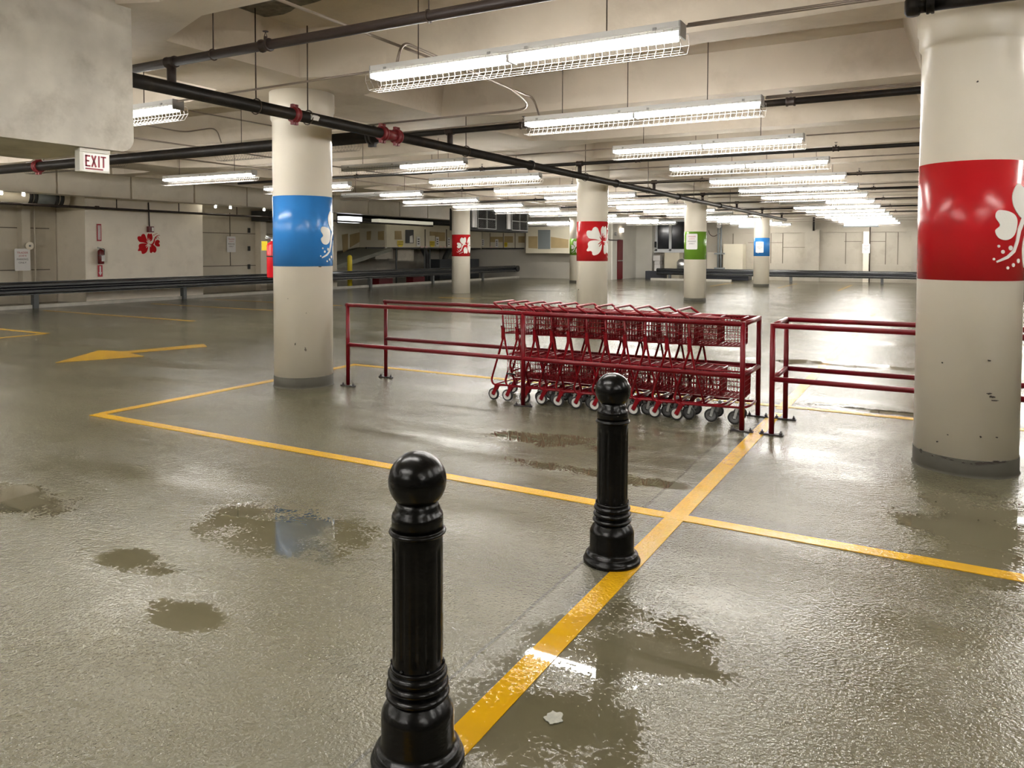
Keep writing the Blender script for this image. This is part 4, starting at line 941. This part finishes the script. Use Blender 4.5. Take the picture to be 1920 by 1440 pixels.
# ------------------------------------------------------------------ red door and far corner
d = MB().box(-14.98, -14.90, 38.58, 39.37, .01, 2.13).build('door_1', MAROON); struct(d)
MB().box(-14.90, -14.86, 38.62, 39.33, .98, 1.03).build('push_bar', STEEL, d)
p = AX(1165, 432, -14.85); tag(MB().box(-14.92, -14.80, p.y-.10, p.y+.25, p.z-.10, p.z+.12).build('wall_lamp', mat('warm_lamp', (.8, .7, .6), .5, emit=(1, .85, .7), estr=1.6)), 'small warm lit wall lamp above the red door', 'lamp')
p = AX(1152, 438, -14.85); m = MB(); m.lathe([(.10, -.03), (.10, .03), (.06, .05)], (-14.87, 38.2, p.z), 14, 'X'); tag(m.build('alarm_bell', STEEL), 'small round alarm bell left of the red door', 'bell')
tag(MB().tube(fillet([AY(1133, 433.5, 37.85), AY(1139, 434, 37.85), AY(1140, 450, 37.83), AY(1148.5, 450.3, 37.83), AX(1158, 450.5, -14.88)], .12), .03, 8).build('conduit', PIPEB), 'bent brown conduit on the wall left of the red door', 'conduit')
a = AY(1187.5, 409, 33.0); t = thing('exit_sign', (a.x, 33.0, a.z-.14), 'small far white and red exit sign hanging near the back', 'exit sign')
MB().box(a.x-.19, a.x+.19, 32.97, 33.03, a.z-.14, a.z+.14).build('housing', mat('far_exit', (.8, .62, .6), .4, emit=(1, .7, .7), estr=.4), t)
m = MB(); text_mesh(m, 'EXIT', (a.x, 32.965, a.z-.06), XN, Z, .13, .28); m.build('lettering', SIGNR, t); MB().tube([(a.x, 33, a.z+.14), (a.x, 33, 3.5)], .012, 6).build('stem', ROD, t)
# red/pink sprinkler run across far ceiling
cond([AY(1143, 411, 36), AY(1190, 412, 36)], 'pinkish pipe below the ceiling near the red door', .03)
# ------------------------------------------------------------------ back wall: window and plant
a, b = AY(1229, 419, 42), AY(1292, 471, 42)
t = MB(); fw = .12
t.box(a.x, b.x, 42.0, 42.14, b.z, b.z+fw); t.box(a.x, b.x, 42.0, 42.14, a.z-fw+.2, a.z+.2); t.box(a.x, a.x+fw, 42.0, 42.14, b.z, a.z+.2); t.box(b.x-fw, b.x, 42.0, 42.14, b.z, a.z+.2)
c = AY(1256.5, 440, 42); t.box(c.x-.07, c.x+.07, 42.0, 42.14, b.z, a.z+.2); t.box(a.x-.5, b.x+.2, 41.8, 42.14, b.z-.08, b.z)
w = struct(t.build('window_1', FRAMEW)); MB().box(a.x+.05, b.x-.05, 42.06, 42.12, b.z+.05, a.z+.15).build('pane', NAVY, w)
def vbox(x0, y0, x1, y1, Y, dep, name, m_, label, cat, **k):
    a, b = AY(x0, y0, Y), AY(x1, y1, Y); o = MB().box(a.x, b.x, Y, Y+dep, b.z, a.z).build(name, m_); return tag(o, label, cat)
vbox(1224.5, 479, 1237.5, 489, 41.2, .5, 'white_box', SIGNW, 'top white box stacked left of the cream cabinet', 'box')
vbox(1227, 489.5, 1237, 495.5, 41.2, .5, 'white_box', SIGNW, 'middle white box stacked left of the cream cabinet', 'box')
vbox(1227, 496, 1237.5, 522, 41.2, .5, 'white_box', SIGNW, 'bottom white box stacked left of the cream cabinet', 'box')
vbox(1246, 474, 1273.5, 522, 41.2, .7, 'cream_cabinet', DRYW, 'cream cabinet below the dark window', 'cabinet')
vbox(1356, 457.5, 1392, 522, 41.2, .85, 'cream_cabinet', DRYW, 'large cream cabinet between green and blue columns', 'cabinet')
vbox(1326, 473, 1344, 504, 41.4, .4, 'grey_cabinet', WALL, 'small pale cabinet just right of the green column', 'cabinet')
m = MB(); p = AY(1279, 497, 41.1); m.lathe([(.30, 0), (.30, .45), (.2, .6), (.0001, .66)], (p.x, 41.1, p.z-.3), 18); tag(m.build('steel_tank', STEEL), 'small steel tank left of the green banded column', 'tank')
t = thing('riser_pipes', (AY(1349, 500, 41).x, 41, 0), 'pair of dark vertical riser pipes right of the green column', 'pipe')
for x_ in (1346.5, 1351.5): p = AY(x_, 470, 41); MB().tube([(p.x, 41, .3), (p.x, 41, 3.3)], .05, 8).build('riser', GPAN, t)
for y_, w_ in ((475.5, .45), (503, .45), (438, .18)): p = AY(1349, y_, 41); MB().box(p.x-w_/2*1.2, p.x+w_/2*1.2, 40.92, 41.08, p.z-.04, p.z+.04).build('flange', GPAN, t)
p = AY(1348, 424, 40.9); MB().lathe([(.11, -.05), (.11, .05)], (p.x, 40.9, p.z), 14, 'Y').build('valve_face', SIGNW, t)
m = MB(); pc = AY(1338, 432, 42.1); m.tube([(pc.x+.28*math.cos(a), 42.12, pc.z+.32*math.sin(a)) for a in [PI+PI*i/12 for i in range(13)]], .02, 6); tag(m.build('hose', ROD), 'thin dark hose looping on the back wall by the riser pipes', 'hose')
m = MB(); m.tube(fillet([AY(1209, 505, 41.9), AY(1209, 480, 41.9), AY(1216, 472.5, 41.9), AY(1232, 472, 41.9)], .2), .03, 8); m.tube([AY(1209, 494, 41.9), AY(1228, 494.5, 41.9)], .02, 6); tag(m.build('conduit', PIPEB), 'bent dark conduit on the wall left of the window', 'conduit')
tag(MB().tube([AY(1229, 453, 41.9), AY(1229, 464, 41.9)], .06, 8).build('wall_device', RUBBER), 'small black upright device left of the window', 'device')
vbox(1320, 512, 1403, 526, 40.3, .9, 'low_screen', mat('dark_blue_panel', (.03, .033, .042), .6), 'long dark screen under the back guardrail', 'screen')
vbox(1210, 508, 1244, 523.5, 40.3, .6, 'low_screen', MATS['dark_blue_panel'], 'short dark screen under the left end of the back guardrail', 'screen')
p = AY(1624, 480, 42.0); t = thing('wall_pipe', (p.x, 42, 0), 'white vertical pipe boxing behind the far wall sign', 'pipe')
MB().box(p.x-.14, p.x+.12, 41.96, 42.2, 0, 2.55).build('boxing', CREAM, t); MB().tube([(p.x+.16, 41.98, 0), (p.x+.16, 41.98, 3.0)], .025, 6).build('thin_pipe', ROD, t)
p = AY(1524, 425, 41.9); tag(MB().tube([(p.x+.05, 41.85, 2.6), (p.x+.05, 41.85, 3.3)], .05, 8).build('pipe_stub', PIPE), 'dark pipe stub above the back wall pilaster', 'pipe')
# two large lit boxes below the far ceiling
for (x0, y0, x1, y1, lab) in ((1583, 408, 1645, 422.5, 'big bright white light box near the back wall, right'), (1386, 412, 1416, 425.5, 'pale light box behind the far blue column')):
    a, b = AY(x0, y0, 39.0), AY(x1, y1, 39.0); t = thing('light_box', ((a.x+b.x)/2, 39.1, b.z), lab, 'light'); MB().box(a.x, b.x, 39.0, 39.25, b.z, a.z).build('diffuser', LBOX, t)
    MB().box(a.x-.05, b.x+.05, 38.98, 39.4, b.z-.06, b.z).build('bottom_frame', GPAN, t)
# ------------------------------------------------------------------ world and render look
w = bpy.data.worlds.new('world'); sc.world = w; w.use_nodes = True
w.node_tree.nodes['Background'].inputs['Color'].default_value = (.5, .48, .42, 1); w.node_tree.nodes['Background'].inputs['Strength'].default_value = .02
vs = sc.view_settings; vs.view_transform = 'Standard'; vs.look = 'None'; vs.exposure = 1.58; vs.gamma = 1; vs.use_curve_mapping = False
cy = sc.cycles; cy.use_denoising = True; cy.use_adaptive_sampling = True; cy.adaptive_threshold = .06; cy.max_bounces = 5; cy.diffuse_bounces = 4; cy.glossy_bounces = 3; cy.transmission_bounces = 2
cy.sample_clamp_indirect = 6; cy.caustics_reflective = False; cy.caustics_refractive = False
try: cy.denoiser = 'OPENIMAGEDENOISE'; cy.denoising_input_passes = 'RGB_ALBEDO_NORMAL'
except Exception: pass
